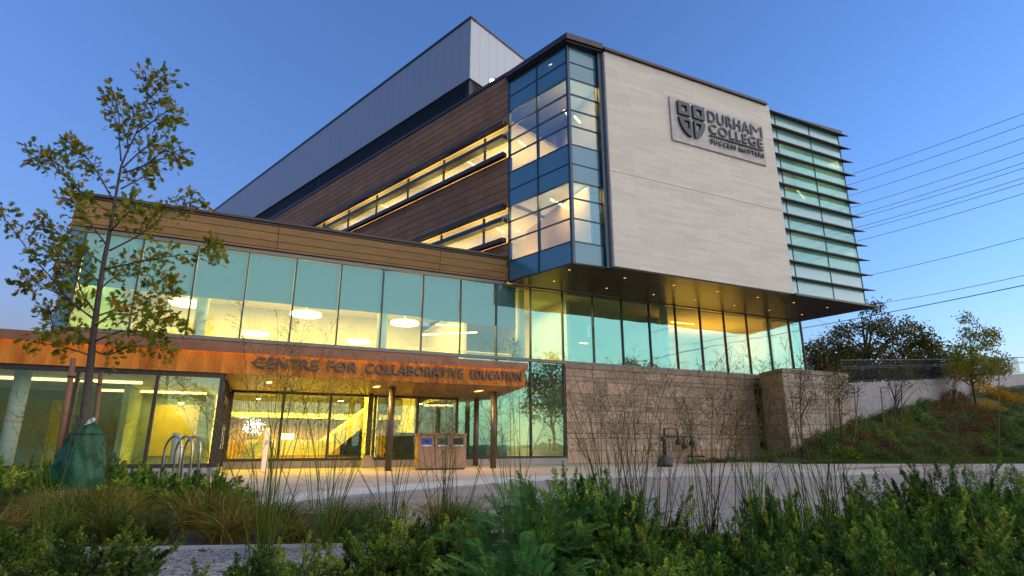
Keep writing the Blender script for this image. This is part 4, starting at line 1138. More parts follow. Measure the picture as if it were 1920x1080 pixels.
# gas meter assembly on the block wall
gm = empty('gas_meter', tuple(wuv(7.0, 0.5, 0)), ROT); tag(gm, 'dark gas pipework with regulators and a round dial against the tan block wall', 'gas meter')
PIPE = surf('grey_green_pipe', (0.045, 0.05, 0.045), 0.5, metal=0.3)
mb = MB(); mb.smooth = True
for pts in ([(-1.1, 0, 0.1), (-1.1, 0, 1.75), (-0.2, 0, 1.75), (-0.2, 0, 1.2)], [(-1.1, 0, 1.35), (0.75, 0, 1.35), (0.75, 0, 0.1)], [(0.2, 0, 1.35), (0.2, 0, 0.8)], [(0.4, 0, 0.3), (1.6, 0, 0.3)]): mb.tube(pts, 0.055, 8)
mb.build('pipe', PIPE, gm)
for x, z in ((-0.2, 1.05), (0.2, 0.85), (0.75, 1.0)):
    mb = MB(); mb.smooth = True; mb.lathe((x, -0.02, z), [(0.04, -0.16), (0.15, -0.1), (0.17, 0.02), (0.12, 0.12), (0.05, 0.16)], 14); mb.build('regulator', PIPE, gm)
def dial(x, z, r, mat, parent):
    mb = MB(); mb.lathe((0, 0, 0), [(r, 0), (r, 0.08)], 20); mb.v = [(x + a, -0.2 - c, z + b) for a, b, c in mb.v]; return mb.build('dial', mat, parent)
dial(1.15, 1.02, 0.11, WHT, gm); dial(2.35, 0.82, 0.17, M['steel'], gm)
mb = MB(); mb.box(1.3, 1.75, -0.12, -0.05, 0.34, 0.46); mb.build('warning_tag', surf('orange_tag', (0.6, 0.22, 0.02), 0.5), gm)

# plants and a light tree inside the glazing
def potted(loc, h, n, lab, seed):
    g = np.random.default_rng(seed); root = empty('potted_plant', tuple(wuv(*loc)), 0.0); tag(root, lab, 'plant')
    mb = MB(); mb.smooth = True; mb.lathe((0, 0, 0.0), [(0.2, 0), (0.26, 0.45), (0.22, 0.46)], 16); mb.build('pot', M['dark'], root)
    m = NPM(); th = g.uniform(0, 6.28, n); le = g.uniform(0.1, 1.3, n); L_ = h * g.uniform(0.45, 0.75, n); s6 = np.linspace(0, 1, 6)[None]
    out = np.stack([np.cos(th), np.sin(th)], 1); z0 = 0.45 + h * 0.3 * g.uniform(0, 1, n)
    P = np.stack([out[:, :1] * L_[:, None] * np.sin(le)[:, None] * s6, out[:, 1:] * L_[:, None] * np.sin(le)[:, None] * s6, z0[:, None] + L_[:, None] * (np.cos(le)[:, None] * s6 - 0.35 * s6 ** 2)], 2)
    m.ribbons(P, 0.05 * (1 - 0.9 * s6 ** 1.5) * np.ones((n, 1)), np.stack([-out[:, 1], out[:, 0], np.zeros(n)], 1), g.uniform(0, 1, n)); me = m.mesh('foliage'); me.materials.append(LM['dark_tree']); link('foliage', me, None, root)
potted((-2.5, -0.7, 4.99), 1.5, 60, 'spiky potted plant behind the glass above the canopy end', 3)
potted((-8.6, -1.4, 0.11), 1.7, 110, 'bushy dark potted plant in the lobby beside the pier', 4)
lt = empty('light_tree', tuple(wuv(-14.35, -4.5, 1.17))); tag(lt, 'small tree of white fairy lights glowing in the yellow lobby', 'lamp')
g_ = np.random.default_rng(6); m = NPM(); d_ = unit(g_.normal(0, 1, (150, 3))) * (g_.uniform(0, 1, (150, 1)) ** 0.5) * np.array([0.55, 0.4, 0.42]) + np.array([0, 0, 0.55])
m.leaves(d_, g_.normal(0, 1, (150, 3)), g_.normal(0, 1, (150, 3)), 0.055, 0.05, 0.0); me = m.mesh('fairy_lights'); me.materials.append(emit('fairy_light_glow', (0.9, 0.85, 1.0), 0.4)); link('fairy_lights', me, None, lt)
mb = MB(); mb.tube([(0, 0, 0), (0.02, 0, 0.5), (0, 0, 0.8)], [0.03, 0.02, 0.01], 6); mb.build('stem', M['dark'], lt)

# ================================================================== POWER CABLES
WIRES = [(213.4, 1603, 325, 'topmost'), (235, 1601, 344, 'second from the top'), (259.4, 1604, 364, 'third from the top'), (287, 1609, 386, 'fourth from the top'), (305.4, 1610, 402, 'fifth from the top'), (315.6, 1621, 406, 'sixth from the top'),
         (334, 1614, 425, 'seventh from the top'), (343.7, 1617, 431, 'eighth from the top'), (363.3, 1618, 450, 'ninth from the top'), (446.7, 1637, 515, 'tenth from the top'), (517, 1676, 565, 'second from the bottom'), (535.5, 1503, 616, 'thickest and lowest')]
for y1, x2, y2, lab in WIRES:
    p = at(1920, y1, 34); q = at(x2, y2, 34 + 16 * (1920 - x2) / 310)
    d = q - p; a, b = p - d * 0.9, q + d * 0.9
    pts = []
    for k in range(25):
        t = k / 24; pt = a + (b - a) * t; pt.z -= 0.5 * math.sin(math.pi * t) - 0.5 * math.sin(math.pi * 0.35); pts.append(pt - a)
    mb = MB(); mb.tube(pts, 0.03 if 'thick' in lab else 0.019, 5)
    o = mb.build('power_cable', M['dark'], None, tuple(a)); tag(o, f'black overhead power cable beside the finned bay, {lab}', 'cable', 'power cables beside the building')
#SECTION3
# ================================================================== PLANTS
def gen(seed): return np.random.default_rng(seed)
UPV = np.array([0, 0, 1.0])

def juniper_mesh(name, seed, Rr, H, nspray, mat, buds=0.0, leaf=0.013, spray=0.22, nb=14, nl=40):
    g = gen(seed); m = NPM()
    n = nspray
    th = g.uniform(0, 2 * np.pi, n); cz = g.uniform(0.02, 1, n) ** 0.75
    sz = np.sqrt(1 - cz ** 2)
    D = np.stack([np.cos(th) * sz, np.sin(th) * sz, cz], 1)
    lump = 0.80 + 0.20 * np.sin(th * 3 + seed) * np.cos(cz * 5 + seed * 1.7) + 0.14 * np.sin(th * 7 + seed * 2.1)
    r = lump * np.where(g.uniform(0, 1, n) < 0.7, g.uniform(0.72, 0.95, n), g.uniform(0.3, 0.7, n))
    base = D * np.stack([Rr * r, Rr * r, H * r * 0.8], 1); base[:, 2] = np.maximum(base[:, 2], 0.02)
    ax = unit(D * np.array([0.8, 0.8, 0.4]) + UPV * g.uniform(0.25, 0.9, (n, 1)) + g.normal(0, 0.25, (n, 3)))
    sl = spray * g.uniform(0.65, 1.35, n)
    tone = np.clip(g.normal(0.42, 0.24, n), 0, 1)
    # branchlets along each spray
    tb = np.linspace(0.05, 1.0, nb)[None] + g.normal(0, 0.03, (n, nb))
    rad = unit(np.cross(ax[:, None], g.normal(0, 1, (n, nb, 3))))
    B = base[:, None] + ax[:, None] * (sl[:, None] * tb * 0.8)[..., None]
    bd = unit(ax[:, None] * 0.75 + rad * (0.95 * (1.12 - tb))[..., None] + UPV * 0.12)
    bl = sl[:, None] * (0.46 - 0.30 * tb) * g.uniform(0.7, 1.3, (n, nb))
    # leaves along each branchlet
    t = g.uniform(0.05, 1, (n, nb, nl))
    P = B[:, :, None] + bd[:, :, None] * (bl[:, :, None] * t)[..., None]
    r2 = unit(np.cross(bd[:, :, None], g.normal(0, 1, (n, nb, nl, 3))))
    P = P + r2 * 0.004 + g.normal(0, 0.003, P.shape)
    Dl = unit(bd[:, :, None] * 0.7 + r2 * (0.95 - 0.5 * t)[..., None])
    Ln = leaf * g.uniform(0.7, 1.35, t.shape)
    tn = np.clip(tone[:, None, None] + 0.13 * (t - 0.5) + g.normal(0, 0.07, (n, nb, 1)) + g.normal(0, 0.09, t.shape), 0, 1)
    m.leaves(P.reshape(-1, 3), Dl.reshape(-1, 3), r2.reshape(-1, 3) + bd[:, :, None].repeat(nl, 2).reshape(-1, 3) * 0.4, Ln.ravel(), Ln.ravel() * 0.42, tn.ravel(), 0)
    st0 = base * np.array([0.1, 0.1, 0.0])
    m.tubes(np.stack([st0, base * 0.55 + g.normal(0, 0.02, (n, 3)), base, base + ax * sl[:, None] * 0.75], 1), np.tile([0.008, 0.006, 0.004, 0.0015], (n, 1)), 0.3, 1)
    if buds:
        kb = int(n * nb * buds); ii = g.integers(0, n, kb); jj = g.integers(0, nb, kb)
        Pb = B[ii, jj] + bd[ii, jj] * (bl[ii, jj] * g.uniform(0.6, 1.03, kb))[:, None] + g.normal(0, 0.006, (kb, 3))
        m.leaves(Pb, g.normal(0, 1, (kb, 3)) + UPV, g.normal(0, 1, (kb, 3)), 0.011, 0.009, g.uniform(0, 1, kb), 2)
    me = m.mesh(name)
    for q in (mat, LM['twig'], LM['bud']): me.materials.append(q)
    return me

def put(name, me, x, y, z=0.0, rz=0.0, s=1.0, sz=None):
    o = bpy.data.objects.new(name, me); COL.objects.link(o)
    o.location = (x, y, z); o.rotation_euler = (0, 0, rz); o.scale = (s, s, sz or s)
    return o

pr = random.Random(21)
JUN = [juniper_mesh('juniper_mesh', 11 + i, 0.58, 0.62, 120, LM['juniper'], 0.0, 0.014, 0.23, 15, 42) for i in range(4)]
YEL = [juniper_mesh('heath_mesh', 31 + i, 0.50, 0.44, 130, LM['yellow'], 0.9, 0.013, 0.16, 12, 32) for i in range(3)]
FARJ = [juniper_mesh('hedge_juniper_mesh', 51 + i, 0.65, 0.55, 95, LM['juniper'], 0, 0.032, 0.26, 11, 18) for i in range(2)]

FRONT = [(1440, 4.7, 0.55, 1.15), (1600, 5.0, 1.0, 0.95), (1680, 5.2, 1.0, 1.15), (1765, 5.1, 0.95, 1.30), (1850, 5.3, 1.0, 1.10), (1940, 5.0, 1.1, 1.25),
         (1095, 4.5, 1.05, 1.28), (1185, 4.1, 0.85, 1.0), (1300, 4.3, 0.9, 0.72), (1390, 3.7, 0.8, 0.70), (1520, 4.0, 0.9, 0.72), (1640, 4.1, 0.9, 0.92), (1740, 3.9, 0.95, 0.98), (1850, 3.9, 0.9, 1.0), (1960, 4.0, 1.0, 1.05),
         (1230, 3.3, 0.8, 0.72), (1340, 3.1, 0.75, 0.62), (1460, 3.1, 0.8, 0.66), (1570, 3.2, 0.8, 0.75), (1690, 3.1, 0.8, 0.8), (1810, 3.1, 0.85, 0.84), (1930, 3.2, 0.85, 0.88), (1120, 3.2, 0.7, 0.6), (1010, 3.3, 0.6, 0.45)]
for i, (px, Y, s, h) in enumerate(FRONT):
    x, y = spot(px, Y); o = put('juniper_bush', JUN[i % 4], x, y, 0, pr.uniform(0, 6.3), s, h)
    if i == 0: tag(o, 'narrow upright juniper spike standing against the road', 'shrub', 'junipers in the front bed')
    else: tag(o, 'dense dark green juniper bush in the front planting bed', 'shrub', 'junipers in the front bed')
for i, (px, Y, s, h) in enumerate([(20, 4.3, 1.0, 0.95), (110, 3.7, 0.95, 0.8), (215, 4.0, 1.0, 0.95), (330, 3.3, 0.8, 0.55), (440, 3.4, 0.9, 0.72), (545, 3.6, 0.95, 0.9), (620, 3.3, 0.75, 0.7), (735, 4.4, 0.9, 1.2), (800, 4.1, 1.0, 1.12), (865, 4.6, 0.8, 1.0), (830, 3.4, 0.8, 0.72), (930, 3.4, 0.8, 0.6)]):
    x, y = spot(px, Y); o = put('heath_shrub', YEL[i % 3], x, y, 0, pr.uniform(0, 6.3), s, h)
    tag(o, 'low yellow green evergreen shrub with pale buds beside the gravel path', 'shrub', 'budded shrubs along the gravel path')
for i, (px, Y, s, h) in enumerate([(-10, 9.6, 1.0, 1.3), (50, 9.9, 1.0, 1.2), (92, 11.6, 0.9, 1.1), (240, 11.4, 1.0, 1.2), (280, 10.0, 0.9, 1.0), (335, 9.7, 1.0, 0.9), (395, 9.4, 0.95, 1.0), (300, 9.0, 0.9, 0.7), (425, 9.0, 0.7, 0.7)]):
    x, y = spot(px, Y); o = put('hedge_juniper', FARJ[i % 2], x, y, 0, pr.uniform(0, 6.3), s, h)
    tag(o, 'dark low juniper in the row before the studio glazing', 'shrub', 'junipers in a row before the glazing')

# ---- arching tufts of fine grass
def tuft_mesh(name, seed, n, H, Rr, bias):
    g = gen(seed); m = NPM(); k = 6
    th = g.uniform(0, 2 * np.pi, n); lean = g.uniform(0.3, 1.4, n); Ln = H * g.uniform(0.7, 1.35, n)
    s = np.linspace(0, 1, k)[None]
    out = np.stack([np.cos(th), np.sin(th)], 1)
    rr = Ln[:, None] * (np.sin(lean)[:, None] * s * 0.55 + 0.55 * lean[:, None] * s ** 2.2)
    zz = Ln[:, None] * (s - 0.42 * (lean[:, None] ** 1.3) * s ** 2.3)
    b0 = g.normal(0, Rr * 0.25, (n, 2))
    P = np.stack([b0[:, :1] + out[:, :1] * rr, b0[:, 1:] + out[:, 1:] * rr, np.maximum(zz, 0.01)], 2)
    wd = (0.0085 * (1 - 0.85 * s ** 1.5)) * np.ones((n, 1))
    side = np.stack([-out[:, 1], out[:, 0], np.zeros(n)], 1) + g.normal(0, 0.4, (n, 3))
    m.ribbons(P, wd, side, np.clip(g.normal(bias, 0.24, n), 0, 1))
    me = m.mesh(name); me.materials.append(LM['tuft']); return me
TUG = [tuft_mesh('green_tuft', 61, 420, 0.48, 0.35, 0.22), tuft_mesh('green_tuft', 62, 420, 0.52, 0.35, 0.34)]
TUR = [tuft_mesh('rusty_tuft', 63, 440, 0.48, 0.4, 0.70), tuft_mesh('rusty_tuft', 64, 420, 0.44, 0.38, 0.58)]
tl = [(15, 9.0, 0, 1.1), (75, 8.7, 0, 1.0), (120, 8.3, 1, 1.0), (185, 8.1, 1, 1.0), (250, 8.4, 1, .95), (310, 8.2, 1, 1.0), (365, 8.4, 0, 1.0), (425, 8.0, 1, 1.0), (-20, 7.4, 0, 1.1), (45, 7.1, 1, 1.0), (110, 7.0, 0, 1.05), (180, 6.9, 0, 1.1), (250, 7.0, 1, 1.0), (320, 7.0, 0, 1.0), (390, 7.1, 1, 1.1), (450, 7.2, 0, .95),
      (20, 6.0, 1, 1.0), (85, 5.8, 1, .9), (160, 6.0, 0, 1.0), (235, 6.1, 0, 1.0), (310, 6.0, 0, .95), (385, 6.05, 1, 1.1), (450, 6.2, 1, 1.0), (500, 6.9, 0, 1.0), (545, 6.6, 0, 1.0), (600, 6.6, 1, .8), (645, 7.0, 0, .9), (700, 6.9, 0, .75), (835, 7.1, 1, .9), (870, 6.8, 0, .8), (480, 9.8, 0, .6), (560, 6.0, 1, .8), (650, 6.2, 0, .75)]
for i, (px, Y, kind, s) in enumerate(tl):
    if i % 4 == 1 and i < 26: continue
    s *= 0.92
    x, y = spot(px, Y); o = put('grass_tuft', (TUR if kind else TUG)[i % 2], x, y, 0, pr.uniform(0, 6.3), s, s * pr.uniform(0.85, 1.1))
    if kind: tag(o, 'arching tuft of fine grass turned rusty brown, in the mulched bed', 'ornamental grass', 'rusty grass tufts in the bed')
    else: tag(o, 'arching tuft of fine grass still green, in the mulched bed', 'ornamental grass', 'green grass tufts in the bed')

# ---- tall airy grass with seed heads
def tall_grass_mesh(name, seed, n, H, spread, lean_dir=None, dense=1.0):
    g = gen(seed); m = NPM(); k = 9
    s = np.linspace(0, 1, k)[None]
    th = g.uniform(0, 2 * np.pi, n)
    if lean_dir is not None: th = np.where(g.uniform(0, 1, n) < 0.6, g.normal(lean_dir, 0.5, n), th)
    lean = np.abs(g.normal(0, spread, n)); Ln = H * g.uniform(0.62, 1.0, n)
    droop = np.abs(g.normal(0, 0.10, n)) + (g.uniform(0, 1, n) < 0.10) * g.uniform(0.15, 0.5, n)
    out = np.stack([np.cos(th), np.sin(th)], 1)
    rr = Ln[:, None] * (np.sin(lean)[:, None] * s + droop[:, None] * s ** 3)
    zz = Ln[:, None] * (np.cos(lean)[:, None] * s - 0.6 * droop[:, None] * s ** 3.5)
    b0 = g.normal(0, 0.07, (n, 2))
    P = np.stack([b0[:, :1] + out[:, :1] * rr, b0[:, 1:] + out[:, 1:] * rr, zz], 2)
    m.tubes(P, (0.0048 * (1 - 0.78 * s)) * g.uniform(0.7, 1.3, (n, 1)), np.clip(g.normal(0.5, 0.25, n), 0, 1), 0)
    # panicles
    nb = int(15 * dense); tb = np.linspace(0.70, 0.985, nb)
    idx = np.repeat(np.arange(n), nb); t = np.tile(tb, n) + g.normal(0, 0.01, n * nb)
    f = np.clip(t, 0, 0.999) * (k - 1); i0 = f.astype(int); w = (f - i0)[:, None]
    B0 = P[idx, i0] * (1 - w) + P[idx, np.minimum(i0 + 1, k - 1)] * w
    T = unit(P[idx, -1] - P[idx, -3])
    rd = unit(np.cross(T, g.normal(0, 1, (len(idx), 3))))
    bl = (0.05 + 0.15 * np.sin(np.clip((1 - t) / 0.30, 0, 1) * np.pi * 0.75 + 0.3)) * g.uniform(0.5, 1.25, len(idx)) * H / 2.0
    d1 = unit(T * 0.75 + rd * 0.75)
    q1 = B0 + d1 * bl[:, None] * 0.55; q2 = q1 + unit(T * 0.5 + rd * 0.8 - UPV * 0.15) * bl[:, None] * 0.5
    m.tubes(np.stack([B0, q1, q2], 1), np.tile([0.0013, 0.0010, 0.0007], (len(idx), 1)), 0.75, 0)
    ns = 5; ii = np.repeat(np.arange(len(idx)), ns); u = g.uniform(0.25, 1.05, len(ii))[:, None]
    S0 = np.where(u < 0.55, B0[ii] + (q1 - B0)[ii] * u / 0.55, q1[ii] + (q2 - q1)[ii] * (u - 0.55) / 0.45) + g.normal(0, 0.012, (len(ii), 3))
    m.leaves(S0, T[ii] + rd[ii] * 0.5 + g.normal(0, 0.4, (len(ii), 3)), g.normal(0, 1, (len(ii), 3)), 0.018 * g.uniform(0.7, 1.3, len(ii)), 0.006, g.uniform(0, 1, len(ii)), 1)
    # leaf blades of the lower clump
    nl = 46; th = g.uniform(0, 2 * np.pi, nl); Lb = g.uniform(0.35, 0.95, nl); le = g.uniform(0.1, 0.8, nl); s6 = np.linspace(0, 1, 7)[None]
    out = np.stack([np.cos(th), np.sin(th)], 1)
    rr = Lb[:, None] * (np.sin(le)[:, None] * s6 + 0.5 * s6 ** 2.5 * le[:, None]); zz = Lb[:, None] * (np.cos(le)[:, None] * s6 - 0.55 * le[:, None] * s6 ** 2.6)
    Pb = np.stack([out[:, :1] * rr, out[:, 1:] * rr, np.maximum(zz, 0.01)], 2)
    m.ribbons(Pb, 0.008 * (1 - 0.9 * s6 ** 1.6) * np.ones((nl, 1)), np.stack([-out[:, 1], out[:, 0], np.zeros(nl)], 1) + g.normal(0, 0.3, (nl, 3)), np.clip(g.normal(0.3, 0.2, nl), 0, 1), 0)
    me = m.mesh(name); me.materials.append(LM['stem']); me.materials.append(LM['seed']); return me
TG = [tall_grass_mesh('tall_grass_mesh', 71, 22, 2.2, 0.20), tall_grass_mesh('tall_grass_mesh', 72, 26, 2.0, 0.28), tall_grass_mesh('tall_grass_mesh', 73, 20, 1.9, 0.30, None, 0.7), tall_grass_mesh('tall_grass_mesh', 74, 16, 2.1, 0.40)]
tgl = [(515, 5.3, 0, 1.06, 'tall airy grass clump with seed heads reaching over the copper canopy'), (625, 5.7, 1, 1.0, 'tall airy grass clump leaning apart in front of the entrance stair'), (745, 6.1, 3, 0.95, 'sparse tall grass clump with crossing stems before the recycling station'), (835, 6.2, 1, 0.95, 'tall grass clump with straight stems before the canopy columns'),
       (960, 5.7, 3, 1.0, 'tall grass clump leaning towards the canopy end'), (1130, 5.2, 2, 1.02, 'thick tall grass clump rising from the feathery shrub'), (1220, 5.0, 2, 0.95, 'thick tall grass clump before the pale bicycle hoops'), (1310, 4.9, 2, 0.98, 'thick tall grass clump before the gas pipework'), (1395, 5.2, 1, 0.9, 'airy grass clump before the dark recess beside the pier'), (1180, 5.6, 1, 0.92, 'airy grass clump before the middle of the block wall'), (1500, 4.7, 2, 0.98, 'thick tall grass clump before the grey stone pier'), (1545, 5.0, 0, 0.92, 'upright tall grass clump before the planted bank'),
       (1700, 5.3, 3, 0.72, 'short sparse tall-grass clump behind the junipers by the bank'), (1800, 5.6, 1, 0.62, 'low airy grass clump behind the upright junipers'), (205, 7.0, 3, 0.78, 'airy grass clump beside the green watering bag'), (420, 6.6, 1, 0.82, 'airy grass clump before the entrance doors'), (110, 5.0, 3, 0.75, 'thin grass clump with one arching stem before the left glazing')]
for i, (px, Y, kind, s, lab) in enumerate(tgl):
    x, y = spot(px, Y); o = put('tall_grass', TG[kind], x, y, 0, pr.uniform(0, 6.3) if i else 0.4, s, s)
    tag(o, lab, 'ornamental grass', 'tall grasses with seed heads')

# ---- feathery shrubs
def fern_mesh(seed, nf, H):
    g = gen(seed); m = NPM(); k = 8; s = np.linspace(0, 1, k)[None]
    th = g.uniform(0, 2 * np.pi, nf); le = g.uniform(0.3, 1.35, nf); Ln = g.uniform(0.16, 0.32, nf)
    out = np.stack([np.cos(th), np.sin(th)], 1)
    lev = g.uniform(0.1, 1, nf)
    b = np.stack([out[:, 0] * g.uniform(0.1, 0.5, nf), out[:, 1] * g.uniform(0.1, 0.5, nf), H * lev * (0.95 - 0.4 * le)], 1)
    P = b[:, None] + np.stack([out[:, :1] * Ln[:, None] * s * np.sin(le)[:, None] * 1.1, out[:, 1:] * Ln[:, None] * s * np.sin(le)[:, None] * 1.1, Ln[:, None] * (np.cos(le)[:, None] * s - 0.45 * s ** 2)], 2)
    m.tubes(P, 0.0022 * (1 - 0.7 * s) * np.ones((nf, 1)), 0.4)
    npair = 13
    t = np.linspace(0.12, 0.98, npair); f = t * (k - 1); i0 = np.minimum(f.astype(int), k - 2); w = (f - i0)[None, :, None]
    B = P[:, i0] * (1 - w) + P[:, i0 + 1] * w; T = unit(P[:, i0 + 1] - P[:, i0])
    sd = unit(np.stack([-out[:, 1], out[:, 0], np.zeros(nf)], 1) + g.normal(0, 0.25, (nf, 3)))[:, None]
    tone = np.clip(g.normal(0.5, 0.2, (nf, 1)) + 0 * t[None], 0, 1)
    for sg_ in (-1, 1):
        d = unit(sd * sg_ + T * 0.55 - UPV * 0.15); L_ = (0.058 * np.sin(t * np.pi * 0.9 + 0.25) + 0.010)[None] * np.ones((nf, 1))
        m.leaves(B.reshape(-1, 3), d.reshape(-1, 3), (np.cross(T, d) + 0.02).reshape(-1, 3), L_.ravel(), 0.0085, (tone + g.normal(0, 0.08, tone.shape)).ravel())
    # upright shoots
    ns = 26; a = g.uniform(0, 6.28, ns); r = g.uniform(0, 0.3, ns)
    S_ = np.stack([np.stack([r * 0.2 * np.cos(a), r * 0.2 * np.sin(a), np.zeros(ns)], 1), np.stack([r * np.cos(a), r * np.sin(a), H * g.uniform(0.7, 1.05, ns)], 1)], 1)
    m.tubes(S_, np.tile([0.004, 0.002], (ns, 1)), 0.2)
    me = m.mesh('feathery_mesh'); me.materials.append(LM['fern']); return me
FE_ = [fern_mesh(81, 250, 0.72), fern_mesh(82, 220, 0.58)]
for i, (px, Y, s, lab) in enumerate([(1000, 4.5, 1.0, 'feathery green shrub with comb-like leaves, tall one by the road'), (1100, 4.7, 1.08, 'feathery green shrub topping the dark juniper'), (985, 3.9, 0.95, 'feathery green shrub beside the gravel path end'), (960, 3.3, 0.8, 'low feathery green plant at the near path corner')]):
    x, y = spot(px, Y); tag(put('feathery_shrub', FE_[i % 2], x, y, 0, i * 1.3, s, s), lab, 'shrub', 'feathery shrubs in the bed')

# ================================================================== YOUNG OAK, ITS STAKES AND WATERING BAG
OY = 10.6
def opx(px, py, dy=0.0): return at(px, py, OY + dy)
ob = spot(147, OY)
oak = empty('oak_tree', (ob[0], ob[1], 0.0))
tag(oak, 'young staked oak with olive and orange lobed leaves rising above the wing roof', 'tree')
trunk_px = [(150, 905), (152, 850), (157, 790), (164, 730), (170, 680), (174, 640), (180, 590), (187, 540), (195, 490), (203, 450), (208, 420), (215, 380), (221, 345), (227, 312), (238, 285), (255, 250), (268, 217), (279, 185), (287, 168)]
tr = [opx(x, y) for x, y in trunk_px]; tr[0].z = 0.0
org = Vector(oak.location)
rad = [0.085, 0.078, 0.072, 0.066, 0.062, 0.058, 0.052, 0.046, 0.041, 0.037, 0.033, 0.028, 0.024, 0.02, 0.017, 0.013, 0.010, 0.007, 0.004]
mb = MB(); mb.smooth = True; mb.tube([tuple(p - org) for p in tr], rad, 10)
LIMBS = [
    ([(194, 505), (233, 497), (282, 486), (324, 480), (389, 473)], -0.5), ([(205, 470), (256, 444), (285, 424), (311, 399), (356, 379)], 0.35),
    ([(178, 600), (155, 583), (123, 557), (97, 522), (65, 486), (29, 437), (6, 408), (-12, 402)], -0.35), ([(191, 493), (168, 476), (140, 455), (100, 430), (84, 424)], 0.5),
    ([(176, 583), (152, 545), (140, 505), (112, 470)], -0.7), ([(174, 596), (146, 577), (97, 545), (48, 530)], 0.6), ([(207, 399), (155, 363), (130, 337), (100, 311), (78, 298)], -0.2),
    ([(210, 372), (181, 321), (159, 292), (134, 276)], 0.4), ([(227, 302), (223, 253), (223, 214), (216, 190)], -0.2), ([(276, 190), (275, 165), (274, 148)], 0.1), ([(280, 185), (295, 170), (312, 155)], -0.1),
    ([(230, 315), (269, 279), (301, 260), (327, 230)], 0.4), ([(233, 324), (275, 308), (308, 282), (326, 290)], -0.4), ([(227, 354), (259, 337), (285, 321)], 0.5), ([(181, 593), (227, 577), (266, 563), (320, 545)], 0.5),
    ([(178, 640), (227, 621), (279, 621), (318, 610)], -0.4), ([(176, 650), (140, 620), (100, 610), (95, 585)], 0.3), ([(178, 612), (210, 590), (250, 590), (290, 600)], -0.8), ([(185, 545), (215, 520), (250, 515), (300, 520)], 0.8),
    ([(200, 460), (170, 420), (150, 400), (140, 380)], -0.6), ([(205, 435), (235, 405), (250, 385)], -0.5), ([(240, 285), (240, 250), (250, 215)], 0.4), ([(255, 250), (290, 225), (318, 205)], -0.3), ([(188, 530), (150, 500), (120, 500), (95, 480)], -0.2),
    ([(174, 655), (200, 665), (250, 650), (300, 655)], 0.2), ([(172, 668), (135, 655), (75, 642)], -0.3)]
g = gen(5)
LP, LD = [], []
tw = MB(); tw.smooth = True
for pts, dy in LIMBS:
    n = len(pts); P = [opx(x, y, dy * (i / (n - 1))) for i, (x, y) in enumerate(pts)]
    mb.tube([tuple(p - org) for p in smooth_line(P, 3)], [0.016 * (1 - 0.85 * i / (3 * n - 3)) + 0.002 for i in range(3 * n - 2)], 6)
    Ltot = sum((P[i + 1] - P[i]).length for i in range(n - 1))
    for k in range(int(9 + Ltot * 22)):
        t = 0.16 + 0.84 * (k + g.uniform(0, 1)) / (8 + Ltot * 15); f = min(t, 0.999) * (n - 1); i = int(f)
        q = P[i].lerp(P[i + 1], f - i); dr = (P[i + 1] - P[i]).normalized()
        sd = Vector(g.normal(0, 1, 3)); sd = (sd - dr * sd.dot(dr)).normalized()
        e = q + (dr * 0.6 + sd * 0.8 + Vector((0, 0, 0.25))).normalized() * g.uniform(0.06, 0.26)
        tw.tube([tuple(q - org), tuple(e - org)], [0.004, 0.002], 3)
        for _ in range(g.integers(2, 6)):
            LP.append(e - org + Vector(g.normal(0, 0.06, 3))); LD.append(dr * 0.5 + sd * 0.7 + Vector(g.normal(0, 0.5, 3)) + Vector((0, 0, -0.12)))
mb.build('trunk', LM['bark'], oak)
def lobed(m, P, D, g, L0, L1):
    P = np.array([tuple(p) for p in P]); D = unit(np.array([tuple(d) for d in D])); n = len(P)
    Nn = unit(np.cross(D, g.normal(0, 1, (n, 3))) + UPV * 0.8); Sd = unit(np.cross(D, Nn)); Nn = np.cross(Sd, D)
    L_ = g.uniform(L0, L1, n); col = g.uniform(0, 1, n) ** 1.15
    cup = g.normal(0, 0.25, n)
    m.leaves(P, D, Nn, L_, L_ * 0.30, col)
    for t0, ang, ln in ((0.20, 0.95, 0.36), (0.42, 0.80, 0.50), (0.62, 0.60, 0.38)):
        for sg_ in (-1, 1):
            B = P + D * (L_ * t0)[:, None]; d = D * math.cos(ang) + Sd * sg_ * math.sin(ang) + Nn * cup[:, None] * 0.5
            m.leaves(B, d, Nn, L_ * ln, L_ * 0.17, col)
m = NPM(); lobed(m, LP, LD, g, 0.09, 0.18)
me = m.mesh('crown'); me.materials.append(LM['oak']); link('crown', me, None, oak)
tw.build('twig', LM['bark'], oak)
STK = surf('brown_wood_stake', (0.24, 0.105, 0.055), 0.8, var=0.2, scale=6, stretch=(6, 6, 0.6))
for (x0, y0, x1, y1, dY, r, lab) in ((103, 905, 138, 672, -0.25, 0.048, 'round brown wooden tree stake, the taller one, on the outer side of the oak'), (166, 905, 190, 698, 0.45, 0.042, 'round brown wooden tree stake, the shorter one, behind the watering bag')):
    a, b = at(x0, y0, OY + dY), at(x1, y1, OY + dY); a.z = 0.0
    mb = MB(); mb.smooth = True; mb.tube([(0, 0, 0), tuple(b - a)], [r, r * 0.92], 12); o = mb.build('tree_stake', STK, None, tuple(a)); tag(o, lab, 'stake', 'stakes of the young oak')
a, b, c = at(134, 706, OY - 0.25), at(164, 712, OY + 0.1), at(190, 722, OY + 0.45)
mb = MB(); mb.smooth = True; mb.tube([(0, 0, 0), tuple((b - a) * 0.5 + Vector((0, 0, -0.02))), tuple(b - a), tuple((c - a) * 0.78), tuple(c - a)], 0.012, 6)
mb.tube([(0.055 * math.cos(t), 0.055 * math.sin(t), 0.0) for t in [k * 0.52 for k in range(13)]], 0.014, 6)
o = mb.build('tree_tie', M['dark'], None, tuple(a)); tag(o, 'black rubber tie strung between the stakes and the oak trunk', 'tie')
